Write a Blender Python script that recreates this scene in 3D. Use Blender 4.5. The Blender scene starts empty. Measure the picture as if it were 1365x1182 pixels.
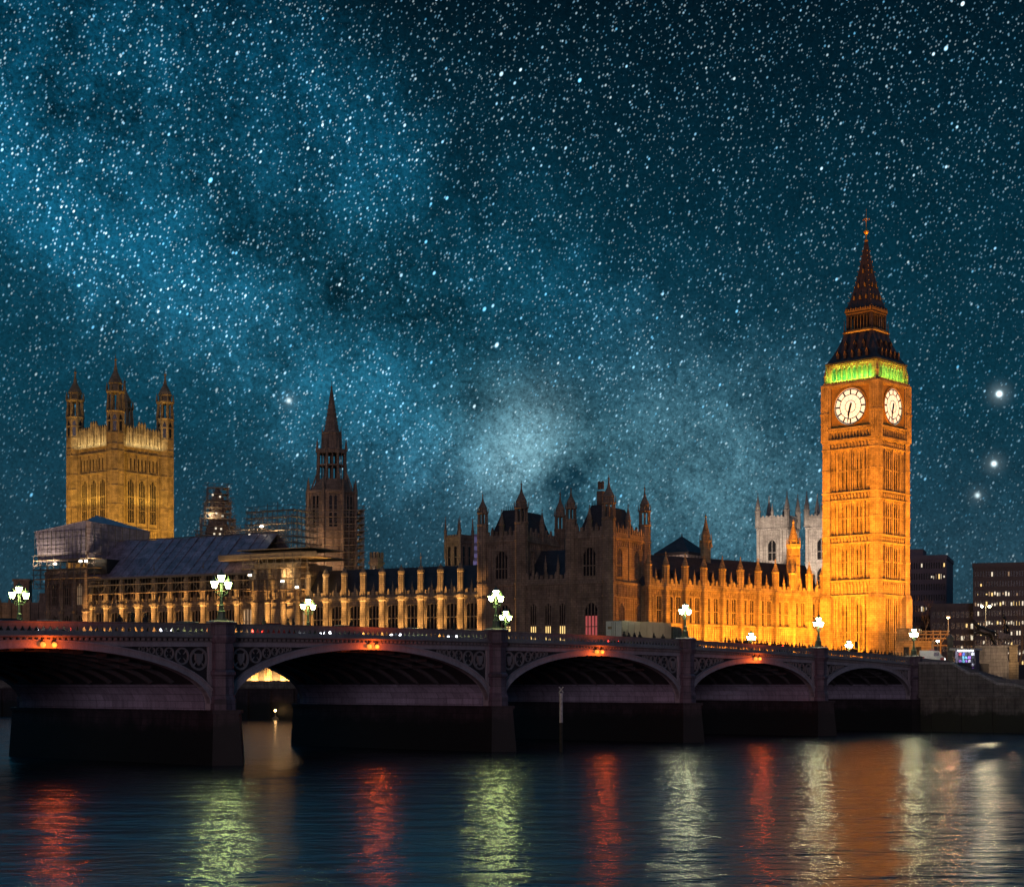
import bpy, bmesh, math, random
from mathutils import Vector, Matrix
random.seed(7)
PI = math.pi
R = math.radians
sc = bpy.context.scene
col = sc.collection
# ---------------------------------------------------------------- camera
F, HX, HY, CZ = 2200.0, 682.5, 912.0, 7.4          # focal length in photo pixels, horizon row, eye height over the river
cam = bpy.data.cameras.new('camera')
cam.sensor_width = 36.0
cam.lens = 36.0 * F / 1365.0
cam.shift_y = (HY - 591.0) / 1365.0
cam.clip_start, cam.clip_end = 0.5, 20000
co = bpy.data.objects.new('camera', cam)
col.objects.link(co)
co.location = (0, 0, CZ)
co.rotation_euler = (R(90), 0, 0)
sc.camera = co
# ---------------------------------------------------------------- render look
sc.view_settings.view_transform = 'Standard'
sc.view_settings.look = 'None'
sc.view_settings.exposure = 0
sc.view_settings.gamma = 1
sc.render.engine = 'CYCLES'
cy = sc.cycles
cy.use_denoising = True
cy.max_bounces = 6
cy.diffuse_bounces = 2
cy.glossy_bounces = 3
cy.sample_clamp_indirect = 3.0
cy.sample_clamp_direct = 0.0
cy.caustics_reflective = False
cy.caustics_refractive = False


# ---------------------------------------------------------------- node helpers
class NT:
    def __init__(s, tree):
        s.t = tree
        tree.nodes.clear()

    def n(s, typ, **kw):
        nd = s.t.nodes.new(typ)
        for k, v in kw.items():
            if k.startswith('i_'):
                nd.inputs[k[2:].replace('_', ' ')].default_value = v
            else:
                setattr(nd, k, v)
        return nd

    def l(s, a, b):
        s.t.links.new(a, b)

    def val(s, sock, v):
        if isinstance(v, bpy.types.NodeSocket):
            s.l(v, sock)
        else:
            sock.default_value = v

    def m(s, op, a, b=None, c=None, clamp=False):
        nd = s.n('ShaderNodeMath', operation=op, use_clamp=clamp)
        s.val(nd.inputs[0], a)
        if b is not None: s.val(nd.inputs[1], b)
        if c is not None: s.val(nd.inputs[2], c)
        return nd.outputs[0]

    def vm(s, op, a, b=None):
        nd = s.n('ShaderNodeVectorMath', operation=op)
        s.val(nd.inputs[0], a)
        if b is not None: s.val(nd.inputs[1], b)
        return nd.outputs['Value'] if op == 'DOT_PRODUCT' else nd.outputs[0]

    def ramp(s, fac, stops, interp='LINEAR'):
        nd = s.n('ShaderNodeValToRGB')
        e = nd.color_ramp.elements
        nd.color_ramp.interpolation = interp
        while len(e) < len(stops): e.new(0.5)
        for el, (p, c) in zip(e, stops):
            el.position = p
            el.color = c if len(c) == 4 else (*c, 1)
        s.val(nd.inputs[0], fac)
        return nd.outputs[0]

    def mix(s, fac, a, b, mode='MIX'):
        nd = s.n('ShaderNodeMix', data_type='RGBA', blend_type=mode)
        s.val(nd.inputs[0], fac)
        for sk, v in ((nd.inputs[6], a), (nd.inputs[7], b)):
            if isinstance(v, bpy.types.NodeSocket): s.l(v, sk)
            else: sk.default_value = v if len(v) == 4 else (*v, 1)
        return nd.outputs[2]

    def noise(s, vec, scale, detail=4, rough=0.55, dist=0.0):
        nd = s.n('ShaderNodeTexNoise', noise_dimensions='3D')
        nd.inputs['Scale'].default_value = scale
        nd.inputs['Detail'].default_value = detail
        nd.inputs['Roughness'].default_value = rough
        nd.inputs['Distortion'].default_value = dist
        s.l(vec, nd.inputs['Vector'])
        return nd.outputs[0]


# ---------------------------------------------------------------- sky: stars and Milky Way (all by direction on the celestial sphere)
world = bpy.data.worlds.new('World')
sc.world = world
world.use_nodes = True
world.cycles.sampling_method = 'MANUAL'
world.cycles.sample_map_resolution = 512
N = NT(world.node_tree)
tc = N.n('ShaderNodeTexCoord')
nrm = N.vm('NORMALIZE', tc.outputs['Generated'])
sep = N.n('ShaderNodeSeparateXYZ')
N.l(nrm, sep.inputs[0])
dx, dy, dz = sep.outputs
base = N.ramp(dz, [(0.0, (.020, .048, .068)), (.07, (.012, .043, .066)), (.16, (.0036, .036, .060)),
                   (.26, (.0016, .025, .044)), (.33, (.0009, .0140, .026)), (.40, (.0006, .0065, .0125)), (.46, (.0035, .100, .22)), (.9, (.0035, .085, .19))])  # above the view the sky is raised in blue, for the water's reflections
warp = N.m('MULTIPLY', N.m('SUBTRACT', N.noise(nrm, 6.0, 7, .62), .5), .12)
s = N.m('ADD', N.vm('DOT_PRODUCT', nrm, Vector((-.523, .146, -.840))), warp)


def gauss(x, c, w):
    q = N.m('DIVIDE', N.m('SUBTRACT', x, c), w)
    return N.m('EXPONENT', N.m('MULTIPLY', N.m('MULTIPLY', q, q), -1))


def blob(px, py, rad):
    v = Vector(((px - HX) / F, 1, (HY - py) / F)).normalized()
    d = N.vm('DOT_PRODUCT', nrm, v)
    return N.m('EXPONENT', N.m('DIVIDE', N.m('SUBTRACT', d, 1.0), rad * rad / 2))


n1 = N.noise(nrm, 10, 10, .68)
n2 = N.noise(nrm, 38, 8, .72)
cl = N.m('MULTIPLY', N.m('SUBTRACT', n1, .35, None, True), 3.7)
cl2 = N.m('ADD', .05, N.m('MULTIPLY', n2, 1.9))
lower = N.m('MULTIPLY', gauss(s, .046, .036), 1.05)
upper = N.m('MULTIPLY', gauss(s, -.068, .046), .50)
band = N.m('MULTIPLY', N.m('ADD', lower, upper), N.m('MULTIPLY', cl, cl2))
# thin the band far to the right
fade = N.m('ADD', .35, N.m('MULTIPLY', N.m('SUBTRACT', .25, dx, None, True), 2.4), None)
grain = N.m('MULTIPLY', N.m('SUBTRACT', N.noise(nrm, 260, 4, .75), .36, None, True), 4.2)
band = N.m('MULTIPLY', N.m('MULTIPLY', band, fade), N.m('ADD', .50, N.m('MULTIPLY', grain, .62)))
rift = N.m('MULTIPLY', gauss(s, -.010, .032), N.m('ADD', .38, N.m('MULTIPLY', n1, .8)))
rift = N.m('MULTIPLY', rift, N.m('MULTIPLY_ADD', dz, 9.0, -.9, True))
dark = N.m('SUBTRACT', 1, N.m('MULTIPLY', rift, 1.0, None, True))
bandcol = N.ramp(dz, [(0.05, (.10, .25, .34)), (.16, (.035, .22, .36)), (.25, (.008, .165, .31)), (.40, (.004, .14, .28))])
mottle = N.m('ADD', .55, N.m('MULTIPLY', n2, .9))
skyc = N.mix(1.0, base, N.m('MULTIPLY', dark, mottle), 'MULTIPLY')
skyc = N.mix(N.m('MULTIPLY', band, .68, None, True), skyc, bandcol)
# broad brighter patches of the galaxy
for px, py, rad, colr, k in ((130, 190, .070, (.006, .13, .24), .55), (690, 598, .028, (.42, .74, .84), 1.0), (640, 560, .03, (.06, .30, .42), .6), (770, 640, .035, (.10, .34, .44), .6), (430, 472, .045, (.02, .22, .36), .55),
                             (960, 630, .06, (.12, .30, .38), .75), (600, 400, .07, (.008, .11, .18), .40), (40, 90, .07, (.004, .10, .19), .45), (260, 400, .12, (.008, .10, .17), .40), (820, 660, .06, (.06, .18, .24), .5)):
    f = N.m('MULTIPLY', blob(px, py, rad), N.m('MULTIPLY', N.m('MULTIPLY', N.m('MULTIPLY', cl, cl2), N.m('ADD', .5, N.m('MULTIPLY', grain, .6))), k), None, True)
    skyc = N.mix(f, skyc, colr)
# fine sky grain
grn = N.noise(nrm, 520, 2, .7)
skyc = N.mix(1.0, skyc, N.m('ADD', .45, N.m('MULTIPLY', grn, 1.1)), 'MULTIPLY')
def star_layer(cell, rad, keep, gain, power, seed):
    # squeezed along the drift direction, so each star trails a little that way
    q = Vector((.50, .10, .86)).normalized()
    al = N.vm('DOT_PRODUCT', nrm, q)
    sc_ = N.n('ShaderNodeVectorMath', operation='SCALE')
    sc_.inputs[0].default_value = q * -.42
    N.l(al, sc_.inputs['Scale'])
    v = N.vm('ADD', N.vm('ADD', nrm, sc_.outputs[0]), Vector((seed, seed * .7, -seed)))
    vor = N.n('ShaderNodeTexVoronoi', voronoi_dimensions='3D', feature='F1')
    vor.inputs['Scale'].default_value = 1.0 / cell
    vor.inputs['Randomness'].default_value = 1.0
    N.l(v, vor.inputs['Vector'])
    dist = vor.outputs['Distance']
    wn = N.n('ShaderNodeSeparateColor')
    N.l(vor.outputs['Color'], wn.inputs[0])
    r1, r2, r3 = wn.outputs
    b = N.m('POWER', r1, power)
    rr = N.m('MULTIPLY', N.m('ADD', .55, N.m('MULTIPLY', b, .75)), rad / cell)
    g = N.m('SUBTRACT', 1, N.m('DIVIDE', dist, rr), None, True)
    g = N.m('MULTIPLY', g, N.m('MULTIPLY', N.m('LESS_THAN', r2, keep), N.m('ADD', .12, N.m('MULTIPLY', b, gain))))
    c = N.mix(r3, (.16, .62, 1.0), (.75, .95, 1.0))
    return N.mix(1.0, c, g, 'MULTIPLY')


stars = star_layer(.0150, .00098, .9, 4.6, 2.2, 0.0)
for a in ((.0068, .00072, .95, 2.8, 1.8, .37), (.033, .0015, .8, 9.0, 2.0, 1.9)):
    stars = N.mix(1.0, stars, star_layer(*a), 'ADD')
dust = star_layer(.0036, .00060, .99, 2.3, 1.6, .71)
for a in ((.0025, .00055, .99, 1.45, 1.3, 1.13), (.0018, .00052, .99, 1.0, 1.1, 2.3)):
    dust = N.mix(1.0, dust, star_layer(*a), 'ADD')
dust = N.mix(1.0, dust, N.m('ADD', .48, N.m('MULTIPLY', band, 1.5)), 'MULTIPLY')
stars = N.mix(1.0, stars, dust, 'ADD')
for px, py, k in ((1332, 525, 1), (1325, 618, .7), (1303, 660, .4), (385, 534, .35)):
    v = Vector(((px - HX) / F, 1, (HY - py) / F)).normalized()
    dd = N.m('SUBTRACT', 1.0, N.vm('DOT_PRODUCT', nrm, v))
    g = N.m('ADD', N.m('MULTIPLY', N.m('EXPONENT', N.m('MULTIPLY', dd, -2 / .0013 ** 2)), 5.0 * k), N.m('MULTIPLY', N.m('EXPONENT', N.m('MULTIPLY', dd, -2 / .005 ** 2)), .22 * k))
    stars = N.mix(1.0, stars, N.mix(1.0, (.75, .95, 1.0), g, 'MULTIPLY'), 'ADD')
lowfade = N.ramp(dz, [(0.02, (.12,) * 3), (.14, (.62,) * 3), (.3, (1,) * 3)])
stars = N.mix(1.0, stars, lowfade, 'MULTIPLY')
# the half of the sky behind the viewer: dim mauve city glow, no stars worth showing
back = N.m('MULTIPLY_ADD', dy, -2.5, -.1, True)
glow = N.ramp(dz, [(0.0, (.060, .040, .050)), (.25, (.030, .022, .032)), (.7, (.004, .004, .009))])
skyall = N.mix(1.0, skyc, stars, 'ADD')
skyall = N.mix(back, skyall, glow)
# a trace of real twilight from the sky model, sun far below the horizon
sky = N.n('ShaderNodeTexSky', sky_type='NISHITA')
sky.sun_disc = False
sky.sun_elevation = R(-8)
sky.sun_rotation = R(160)
skyall = N.mix(.02, skyall, sky.outputs[0], 'ADD')
bg = N.n('ShaderNodeBackground')
N.l(skyall, bg.inputs[0])
bg.inputs[1].default_value = 1.0
wo = N.n('ShaderNodeOutputWorld')
N.l(bg.outputs[0], wo.inputs[0])

# ---------------------------------------------------------------- one weak directional light: the glow of the lit city behind the viewer
sl = bpy.data.lights.new('sun', 'SUN')
sl.energy = 0.26
sl.angle = R(12)
sl.color = (1.0, .80, 1.0)
so = bpy.data.objects.new('sun', sl)
col.objects.link(so)
so.rotation_euler = Vector((.10, 1, -.055)).to_track_quat('-Z', 'Y').to_euler()


# ---------------------------------------------------------------- materials
def new_mat(name):
    m = bpy.data.materials.new(name)
    m.use_nodes = True
    n = NT(m.node_tree)
    out = n.n('ShaderNodeOutputMaterial')
    p = n.n('ShaderNodeBsdfPrincipled')
    n.l(p.outputs[0], out.inputs[0])
    return m, n, p


def mat(name, c, rough=.8, metal=0., var=.35, scale=1.2, bump=.25, fine=9., streak=0., brick=None):
    m, n, p = new_mat(name)
    t = n.n('ShaderNodeTexCoord').outputs['Object']
    a = n.noise(t, scale, 5, .6)
    b = n.noise(t, fine, 4, .6)
    lo = tuple(x * (1 - var) for x in c)
    hi = tuple(min(1, x * (1 + var * .8)) for x in c)
    cc = n.mix(n.ramp(a, [(.3, (0,) * 3), (.7, (1,) * 3)]), lo, hi)
    cc = n.mix(n.m('MULTIPLY', n.ramp(b, [(.35, (1,) * 3), (.6, (0,) * 3)]), .45), cc, tuple(x * .5 for x in c))
    if streak:
        mp = n.n('ShaderNodeMapping')
        mp.inputs['Scale'].default_value = (2.2, 2.2, .12)
        n.l(t, mp.inputs['Vector'])
        st = n.noise(mp.outputs[0], 1.0, 5, .65)
        cc = n.mix(n.m('MULTIPLY', n.ramp(st, [(.45, (0,) * 3), (.65, (1,) * 3)]), streak), cc, tuple(x * .25 for x in c))
    h = b
    if brick:
        mp = n.n('ShaderNodeMapping')
        mp.inputs['Rotation'].default_value = (R(90), 0, 0)
        n.l(t, mp.inputs['Vector'])
        # courses: rows by height, joints by the sum of both horizontal axes so every wall direction gets them
        sp = n.n('ShaderNodeSeparateXYZ')
        n.l(t, sp.inputs[0])
        cb = n.n('ShaderNodeCombineXYZ')
        n.l(n.m('ADD', sp.outputs[0], sp.outputs[1]), cb.inputs[0])
        n.l(sp.outputs[2], cb.inputs[1])
        br = n.n('ShaderNodeTexBrick')
        br.inputs['Scale'].default_value = 1.0
        br.inputs['Brick Width'].default_value = brick[0]
        br.inputs['Row Height'].default_value = brick[1]
        br.inputs['Mortar Size'].default_value = .025
        br.inputs['Color1'].default_value = (1, 1, 1, 1)
        br.inputs['Color2'].default_value = (.72, .72, .72, 1)
        br.inputs['Mortar'].default_value = (.3, .3, .3, 1)
        n.l(cb.outputs[0], br.inputs['Vector'])
        cc = n.mix(1.0, cc, br.outputs[0], 'MULTIPLY')
    n.l(cc, p.inputs['Base Color'])
    p.inputs['Roughness'].default_value = rough
    p.inputs['Metallic'].default_value = metal
    if bump:
        bp = n.n('ShaderNodeBump')
        bp.inputs['Strength'].default_value = bump
        bp.inputs['Distance'].default_value = .08
        n.l(h, bp.inputs['Height'])
        n.l(bp.outputs[0], p.inputs['Normal'])
    return m


def tide(m, z0, c):
    """weed and slime below the high water mark, with a ragged edge of its own"""
    t = m.node_tree
    p = next(x for x in t.nodes if x.type == 'BSDF_PRINCIPLED')
    n = NT.__new__(NT)
    n.t = t
    src = p.inputs['Base Color'].links[0].from_socket
    g = n.n('ShaderNodeNewGeometry')
    sp = n.n('ShaderNodeSeparateXYZ')
    n.l(g.outputs['Position'], sp.inputs[0])
    w = n.noise(g.outputs['Position'], .5, 5, .65)
    f = n.m('MULTIPLY_ADD', n.m('SUBTRACT', n.m('ADD', z0, n.m('MULTIPLY', n.m('SUBTRACT', w, .5), 3.0)), sp.outputs[2]), 1.1, .5, True)
    n.l(n.mix(f, src, c), p.inputs['Base Color'])


def emat(name, c, strength, base=(.5, .5, .5)):
    m, n, p = new_mat(name)
    p.inputs['Base Color'].default_value = (*base, 1)
    p.inputs['Emission Color'].default_value = (*c, 1)
    p.inputs['Emission Strength'].default_value = strength
    return m


M = {}
M['stone'] = mat('honey_limestone', (.44, .335, .19), .85, var=.5, scale=.45, streak=.35, brick=(1.1, .45))
M['stone_dark'] = mat('sooted_limestone', (.38, .27, .19), .85, var=.5, scale=.3, streak=.5, brick=(1.1, .45))
M['stone_river'] = mat('river_front_limestone', (.40, .31, .20), .85, var=.35, scale=.4, streak=.4, brick=(1.1, .45))
M['abbey'] = mat('pale_portland_stone', (.55, .52, .48), .85, var=.3, scale=.3, streak=.5, brick=(1.2, .5))
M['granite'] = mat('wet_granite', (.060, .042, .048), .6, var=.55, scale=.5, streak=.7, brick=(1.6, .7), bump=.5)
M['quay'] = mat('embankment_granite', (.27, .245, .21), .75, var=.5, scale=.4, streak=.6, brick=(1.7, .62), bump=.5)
M['ring'] = mat('pale_arch_paint', (.50, .455, .47), .5, var=.2, scale=.5, streak=.25, bump=.08)
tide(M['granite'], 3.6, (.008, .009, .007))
tide(M['quay'], 3.2, (.030, .034, .020))
M['iron'] = mat('painted_bridge_iron', (.34, .31, .30), .5, var=.22, scale=.5, streak=.3, bump=.08)
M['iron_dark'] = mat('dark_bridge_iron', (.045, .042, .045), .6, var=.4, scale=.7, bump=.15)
M['rib'] = mat('shaded_rib_paint', (.13, .125, .13), .6, var=.3, scale=.6, bump=.1)  # darkened so the ribs sink into the shade under the arches
M['pierpaint'] = mat('painted_pier_granite', (.22, .165, .20), .6, var=.3, scale=.6, streak=.6, bump=.2, brick=(1.3, .8))
M['panel'] = mat('purple_lit_panel_paint', (.54, .50, .62), .6, var=.2, scale=.25, streak=.4, bump=.1, brick=(2.4, .65))  # pale grey paint, with the purple lamp glow put into its colour
M['slate'] = mat('dark_roof_slate', (.045, .042, .05), .7, var=.4, scale=.6, brick=(.9, .35))
M['castiron'] = mat('cast_iron_roof', (.065, .05, .048), .55, var=.4, scale=.7, brick=(.8, .9))
M['gilt'] = mat('gilded_metal', (.62, .38, .10), .4, .6, var=.25, scale=1.5, bump=.1)
M['black'] = mat('blackened_iron', (.02, .02, .02), .5, var=.3, bump=0)
M['glass'] = mat('dark_leaded_glass', (.014, .015, .018), .25, var=.4, scale=2, bump=.1)
M['lampgreen'] = mat('green_lamp_paint', (.09, .13, .08), .45, var=.25, bump=.05)
M['bronze'] = mat('dark_bronze', (.055, .045, .035), .4, .7, var=.4, bump=.1)
M['asphalt'] = mat('asphalt', (.05, .05, .052), .85, var=.3, scale=2)
M['paving'] = mat('stone_paving', (.20, .19, .18), .85, var=.25, scale=1.5)
M['earth'] = mat('city_ground', (.07, .065, .06), .9, var=.3, scale=.05)
M['sheet'] = mat('scaffold_sheeting', (.34, .30, .36), .5, var=.4, scale=.35, streak=.4, bump=.5, fine=1.4)
M['sheetroof'] = mat('temporary_roof_sheet', (.36, .31, .38), .4, var=.6, scale=.5, bump=.9, fine=2.2, streak=.4, brick=(2.6, 1.3))
M['tube'] = mat('scaffold_tube_steel', (.20, .17, .14), .5, .3, var=.3, bump=0)
M['plank'] = mat('scaffold_planks', (.36, .26, .15), .8, var=.3, scale=1.5)
M['office'] = mat('office_concrete', (.15, .13, .16), .8, var=.2, scale=.2)
M['office_dark'] = mat('office_dark_cladding', (.05, .042, .055), .6, var=.25, scale=.2)
M['lilac'] = mat('pale_tower_cladding', (.42, .38, .55), .6, var=.2, scale=.15)
M['bark'] = mat('dark_bark', (.06, .045, .035), .9, var=.3, scale=4, bump=.4)
M['cloth_dark'] = mat('dark_clothing', (.03, .028, .03), .9, var=.4, scale=3, bump=0)
M['skin'] = mat('skin', (.35, .20, .14), .6, var=.1, bump=0)
M['white_paint'] = mat('white_vehicle_paint', (.72, .69, .66), .35, var=.08, scale=.8, bump=0)
M['grey_paint'] = mat('silver_vehicle_paint', (.45, .40, .40), .35, .2, var=.12, scale=.5, bump=0)
M['lorry_side'] = mat('dull_pinkish_lorry_side', (.15, .10, .09), .4, var=.35, scale=.25, bump=0)
M['red_paint'] = mat('red_vehicle_paint', (.45, .03, .03), .35, var=.1, bump=0)
M['dark_paint'] = mat('dark_vehicle_paint', (.03, .03, .035), .25, var=.15, bump=0)
M['rubber'] = mat('tyre_rubber', (.02, .02, .02), .8, bump=0)
M['weathered'] = mat('weathered_white_timber', (.85, .76, .70), .8, var=.35, scale=2.5, streak=.6)
M['weed'] = mat('weedy_timber', (.05, .045, .03), .8, var=.4, scale=2)
M['dial'] = emat('opal_clock_glass', (1.0, .93, .74), .72, (.8, .78, .7))
M['win_yellow'] = emat('lit_window_yellow', (1.0, .66, .22), 1.3)
M['win_red'] = emat('lit_window_red', (1.0, .09, .07), .34)
M['win_white'] = emat('lit_window_white', (1.0, .86, .62), .9)
M['win_dim'] = emat('lit_window_dim', (1.0, .60, .25), .22)
M['lamp'] = emat('lamp_glass', (.86, 1.0, .34), 120.0)
M['lamp_far'] = emat('lamp_glass_pale', (1.0, 1.0, .58), 115.0)
M['lamp_orange'] = emat('lamp_glass_sodium', (1.0, .55, .20), 40.0)
M['nav'] = emat('navigation_lamp_glass', (1.0, .27, .02), 1.7)
M['tail'] = emat('tail_lamp_glass', (1.0, .03, .02), 7.0)
M['tail_bright'] = emat('tail_lamp_glass_bright', (1.0, .03, .02), 22.0)
M['head'] = emat('head_lamp_glass', (.90, .93, 1.0), 14.0)
M['work'] = emat('work_lamp_glass', (1.0, .86, .66), 14.0)


# ---------------------------------------------------------------- mesh helpers
class MB:
    def __init__(s):
        s.v, s.f, s.xf = [], [], None

    def add(s, vs, fs):
        o = len(s.v)
        if s.xf is not None:
            vs = [s.xf @ Vector(p) for p in vs]
        s.v.extend([tuple(p) for p in vs])
        s.f.extend([tuple(i + o for i in f) for f in fs])

    def box(s, x0, x1, y0, y1, z0, z1):
        s.add([(x0, y0, z0), (x1, y0, z0), (x1, y1, z0), (x0, y1, z0), (x0, y0, z1), (x1, y0, z1), (x1, y1, z1), (x0, y1, z1)],
              [(3, 2, 1, 0), (4, 5, 6, 7), (0, 1, 5, 4), (1, 2, 6, 5), (2, 3, 7, 6), (3, 0, 4, 7)])
        return s

    def cbox(s, cx, cy_, hx, hy, z0, z1):
        return s.box(cx - hx, cx + hx, cy_ - hy, cy_ + hy, z0, z1)

    def loft(s, rings, cap0=True, cap1=True):
        n = len(rings[0])
        vs = [p for r in rings for p in r]
        fs = []
        for k in range(len(rings) - 1):
            for i in range(n):
                j = (i + 1) % n
                fs.append((k * n + i, k * n + j, (k + 1) * n + j, (k + 1) * n + i))
        if cap0: fs.append(tuple(range(n - 1, -1, -1)))
        if cap1: fs.append(tuple((len(rings) - 1) * n + i for i in range(n)))
        s.add(vs, fs)
        return s

    def lathe(s, cx, cy_, prof, n=8, rot=None):
        rot = PI / n if rot is None else rot
        rings = [[(cx + r * math.cos(rot + 2 * PI * i / n), cy_ + r * math.sin(rot + 2 * PI * i / n), z) for i in range(n)] for r, z in prof]
        return s.loft(rings)

    def sq(s, cx, cy_, prof):          # square-plan lathe, half widths
        return s.lathe(cx, cy_, [(h * math.sqrt(2), z) for h, z in prof], 4, PI / 4)

    def tube(s, p, q, r, r2=None, n=5):
        p, q = Vector(p), Vector(q)
        d = (q - p)
        if d.length < 1e-6: return s
        d.normalize()
        a = d.orthogonal().normalized()
        b = d.cross(a)
        r2 = r if r2 is None else r2
        rings = [[c + a * (rr * math.cos(2 * PI * i / n)) + b * (rr * math.sin(2 * PI * i / n)) for i in range(n)] for c, rr in ((p, r), (q, r2))]
        return s.loft(rings)

    def ext(s, poly, y0, y1):          # polygon in (x, z), thickness along y
        n = len(poly)
        vs = [(x, y0, z) for x, z in poly] + [(x, y1, z) for x, z in poly]
        fs = [tuple(range(n)), tuple(range(2 * n - 1, n - 1, -1))] + [(i, i + n, (i + 1) % n + n, (i + 1) % n) for i in range(n)]
        s.add(vs, fs)
        return s

    def exty(s, poly, x0, x1):         # polygon in (y, z), thickness along x
        n = len(poly)
        vs = [(x0, y, z) for y, z in poly] + [(x1, y, z) for y, z in poly]
        fs = [tuple(range(n)), tuple(range(2 * n - 1, n - 1, -1))] + [(i, i + n, (i + 1) % n + n, (i + 1) % n) for i in range(n)]
        s.add(vs, fs)
        return s

    def prism(s, poly, z0, z1):        # polygon in (x, y), thickness along z
        return s.loft([[(x, y, z0) for x, y in poly], [(x, y, z1) for x, y in poly]])

    def sph(s, c, r, n=8, m=6, sz=1.0):
        prof = [(max(.001, r * math.sin(PI * k / m)), c[2] - sz * r * math.cos(PI * k / m)) for k in range(m + 1)]
        return s.lathe(c[0], c[1], prof, n)

    def mesh(s, name, m, smooth=False):
        me = bpy.data.meshes.new(name)
        me.from_pydata(s.v, [], s.f)
        bm = bmesh.new()
        bm.from_mesh(me)
        bmesh.ops.recalc_face_normals(bm, faces=bm.faces)
        bm.to_mesh(me)
        bm.free()
        if m is not None: me.materials.append(m)
        if smooth:
            for p in me.polygons: p.use_smooth = True
        return me

    def build(s, name, m, parent=None, smooth=False):
        return link(name, s.mesh(name, m, smooth), parent)


def link(name, me, parent=None, loc=(0, 0, 0), rz=0.0):
    o = bpy.data.objects.new(name, me)
    col.objects.link(o)
    o.parent = parent
    o.location = loc
    o.rotation_euler = (0, 0, rz)
    return o


def tag(o, label=None, cat=None, group=None, kind=None):
    if label: o['label'] = label
    if cat: o['category'] = cat
    if group: o['group'] = group
    if kind: o['kind'] = kind
    return o


def thing(name, label, cat, loc=(0, 0, 0), rz=0.0, group=None):
    return tag(link(name, None, None, loc, rz), label, cat, group)


def kids(o):
    return [c for c in col.objects if c.parent == o]


def copy_tree(o, parent=None):
    ch = list(o.children)
    c = o.copy()
    col.objects.link(c)
    c.parent = parent
    for k in ch: copy_tree(k, c)
    return c


def place(px, Y):
    return ((px - HX) / F * Y, Y)


def zat(py, Y):
    return CZ + (HY - py) / F * Y


def spot(name, loc, target, power, colr, size=60, blend=.6, rad=.4):
    l = bpy.data.lights.new(name, 'SPOT')
    l.energy, l.color, l.spot_size, l.spot_blend, l.shadow_soft_size = power, colr, R(size), blend, rad
    o = bpy.data.objects.new(name, l)
    col.objects.link(o)
    o.location = loc
    o.rotation_euler = (Vector(target) - Vector(loc)).to_track_quat('-Z', 'Y').to_euler()
    return o


def strip(name, loc, target, power, colr, sx, sy, xdir, spread=180):
    l = bpy.data.lights.new(name, 'AREA')
    l.shape, l.size, l.size_y, l.energy, l.color = 'RECTANGLE', sx, sy, power, colr
    l.spread = R(spread)
    o = bpy.data.objects.new(name, l)
    col.objects.link(o)
    z = (Vector(loc) - Vector(target)).normalized()
    x = Vector(xdir)
    x = (x - z * x.dot(z)).normalized()
    y = z.cross(x)
    o.matrix_world = Matrix.Translation(loc) @ Matrix((x, y, z)).transposed().to_4x4()
    return o


def lpoint(name, loc, power, colr, rad=.3):
    l = bpy.data.lights.new(name, 'POINT')
    l.energy, l.color, l.shadow_soft_size = power, colr, rad
    o = bpy.data.objects.new(name, l)
    col.objects.link(o)
    o.location = loc
    return o


# ---- gothic window: stone frame with mullions, transom and a pointed head; the glass is its own sub-part
WC = {}


def arch_pts(w, h, rise, n=6):
    """pointed arch from left springing to right springing, z measured from the sill"""
    hw = w / 2
    pts = []
    for k in range(n + 1):
        t = k / n
        pts.append((-hw + hw * t, h - rise + rise * math.sin(t * PI / 2) ** .8))
    return pts + [(-x, z) for x, z in reversed(pts[:-1])]


def window(parent, x, y, z, w, h, glass='glass', mull=2, trans=1, rz=0., stone='stone', depth=.3, hood=True, label=None, pointed=True):
    key = (round(w, 2), round(h, 2), mull, trans, stone, depth, hood, pointed)
    if key not in WC:
        b = MB()
        hw, jw, rise = w / 2, .12, min(w * .55, h * .3) if pointed is True else pointed
        ap = arch_pts(w, h, rise)
        half = len(ap) // 2
        b.ext([(-hw, h)] + list(reversed(ap[:half + 1])), -depth, .02)
        b.ext([(hw, h)] + ap[half:], -depth, .02)
        b.box(-hw, -hw + jw, -depth, .05, 0, h - rise)
        b.box(hw - jw, hw, -depth, .05, 0, h - rise)
        for k in range(mull):
            xm = -hw + w * (k + 1) / (mull + 1)
            zt = h - rise + rise * math.sin((1 - abs(xm) / hw) * PI / 2) ** .8
            b.box(xm - .08, xm + .08, -depth + .04, -.03, 0, zt)
        for k in range(trans):
            zz = (h - rise) * (k + 1) / (trans + 1)
            b.box(-hw + jw, hw - jw, -depth + .05, -.04, zz - .09, zz + .09)
        b.box(-hw - .1, hw + .1, -.1, .18, -.16, 0)
        if hood:
            b.box(-hw - .15, hw + .15, -.02, .16, h, h + .14)
        g = MB()
        g.ext([(-hw + .02, .02), (hw - .02, .02)] + [(px * .97, pz * .995) for px, pz in reversed(ap)], -depth - .01, -depth + .035)
        WC[key] = (b.mesh('window', M[stone]), g)
    wm, g = WC[key]
    o = link('window', wm, parent, (x, y, z), rz)
    gk = key + (glass,)
    if gk not in WC: WC[gk] = g.mesh('pane', M[glass])
    link('pane', WC[gk], o)
    if label: o['label'] = label
    return o


def row(b, x0, x1, z0, z1, y0, y1, ops):
    """a course of wall from x0 to x1 with openings (centre, width)"""
    x = x0
    for c, w in sorted(ops):
        if c - w / 2 > x: b.box(x, c - w / 2, y0, y1, z0, z1)
        x = c + w / 2
    if x < x1: b.box(x, x1, y0, y1, z0, z1)


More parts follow.
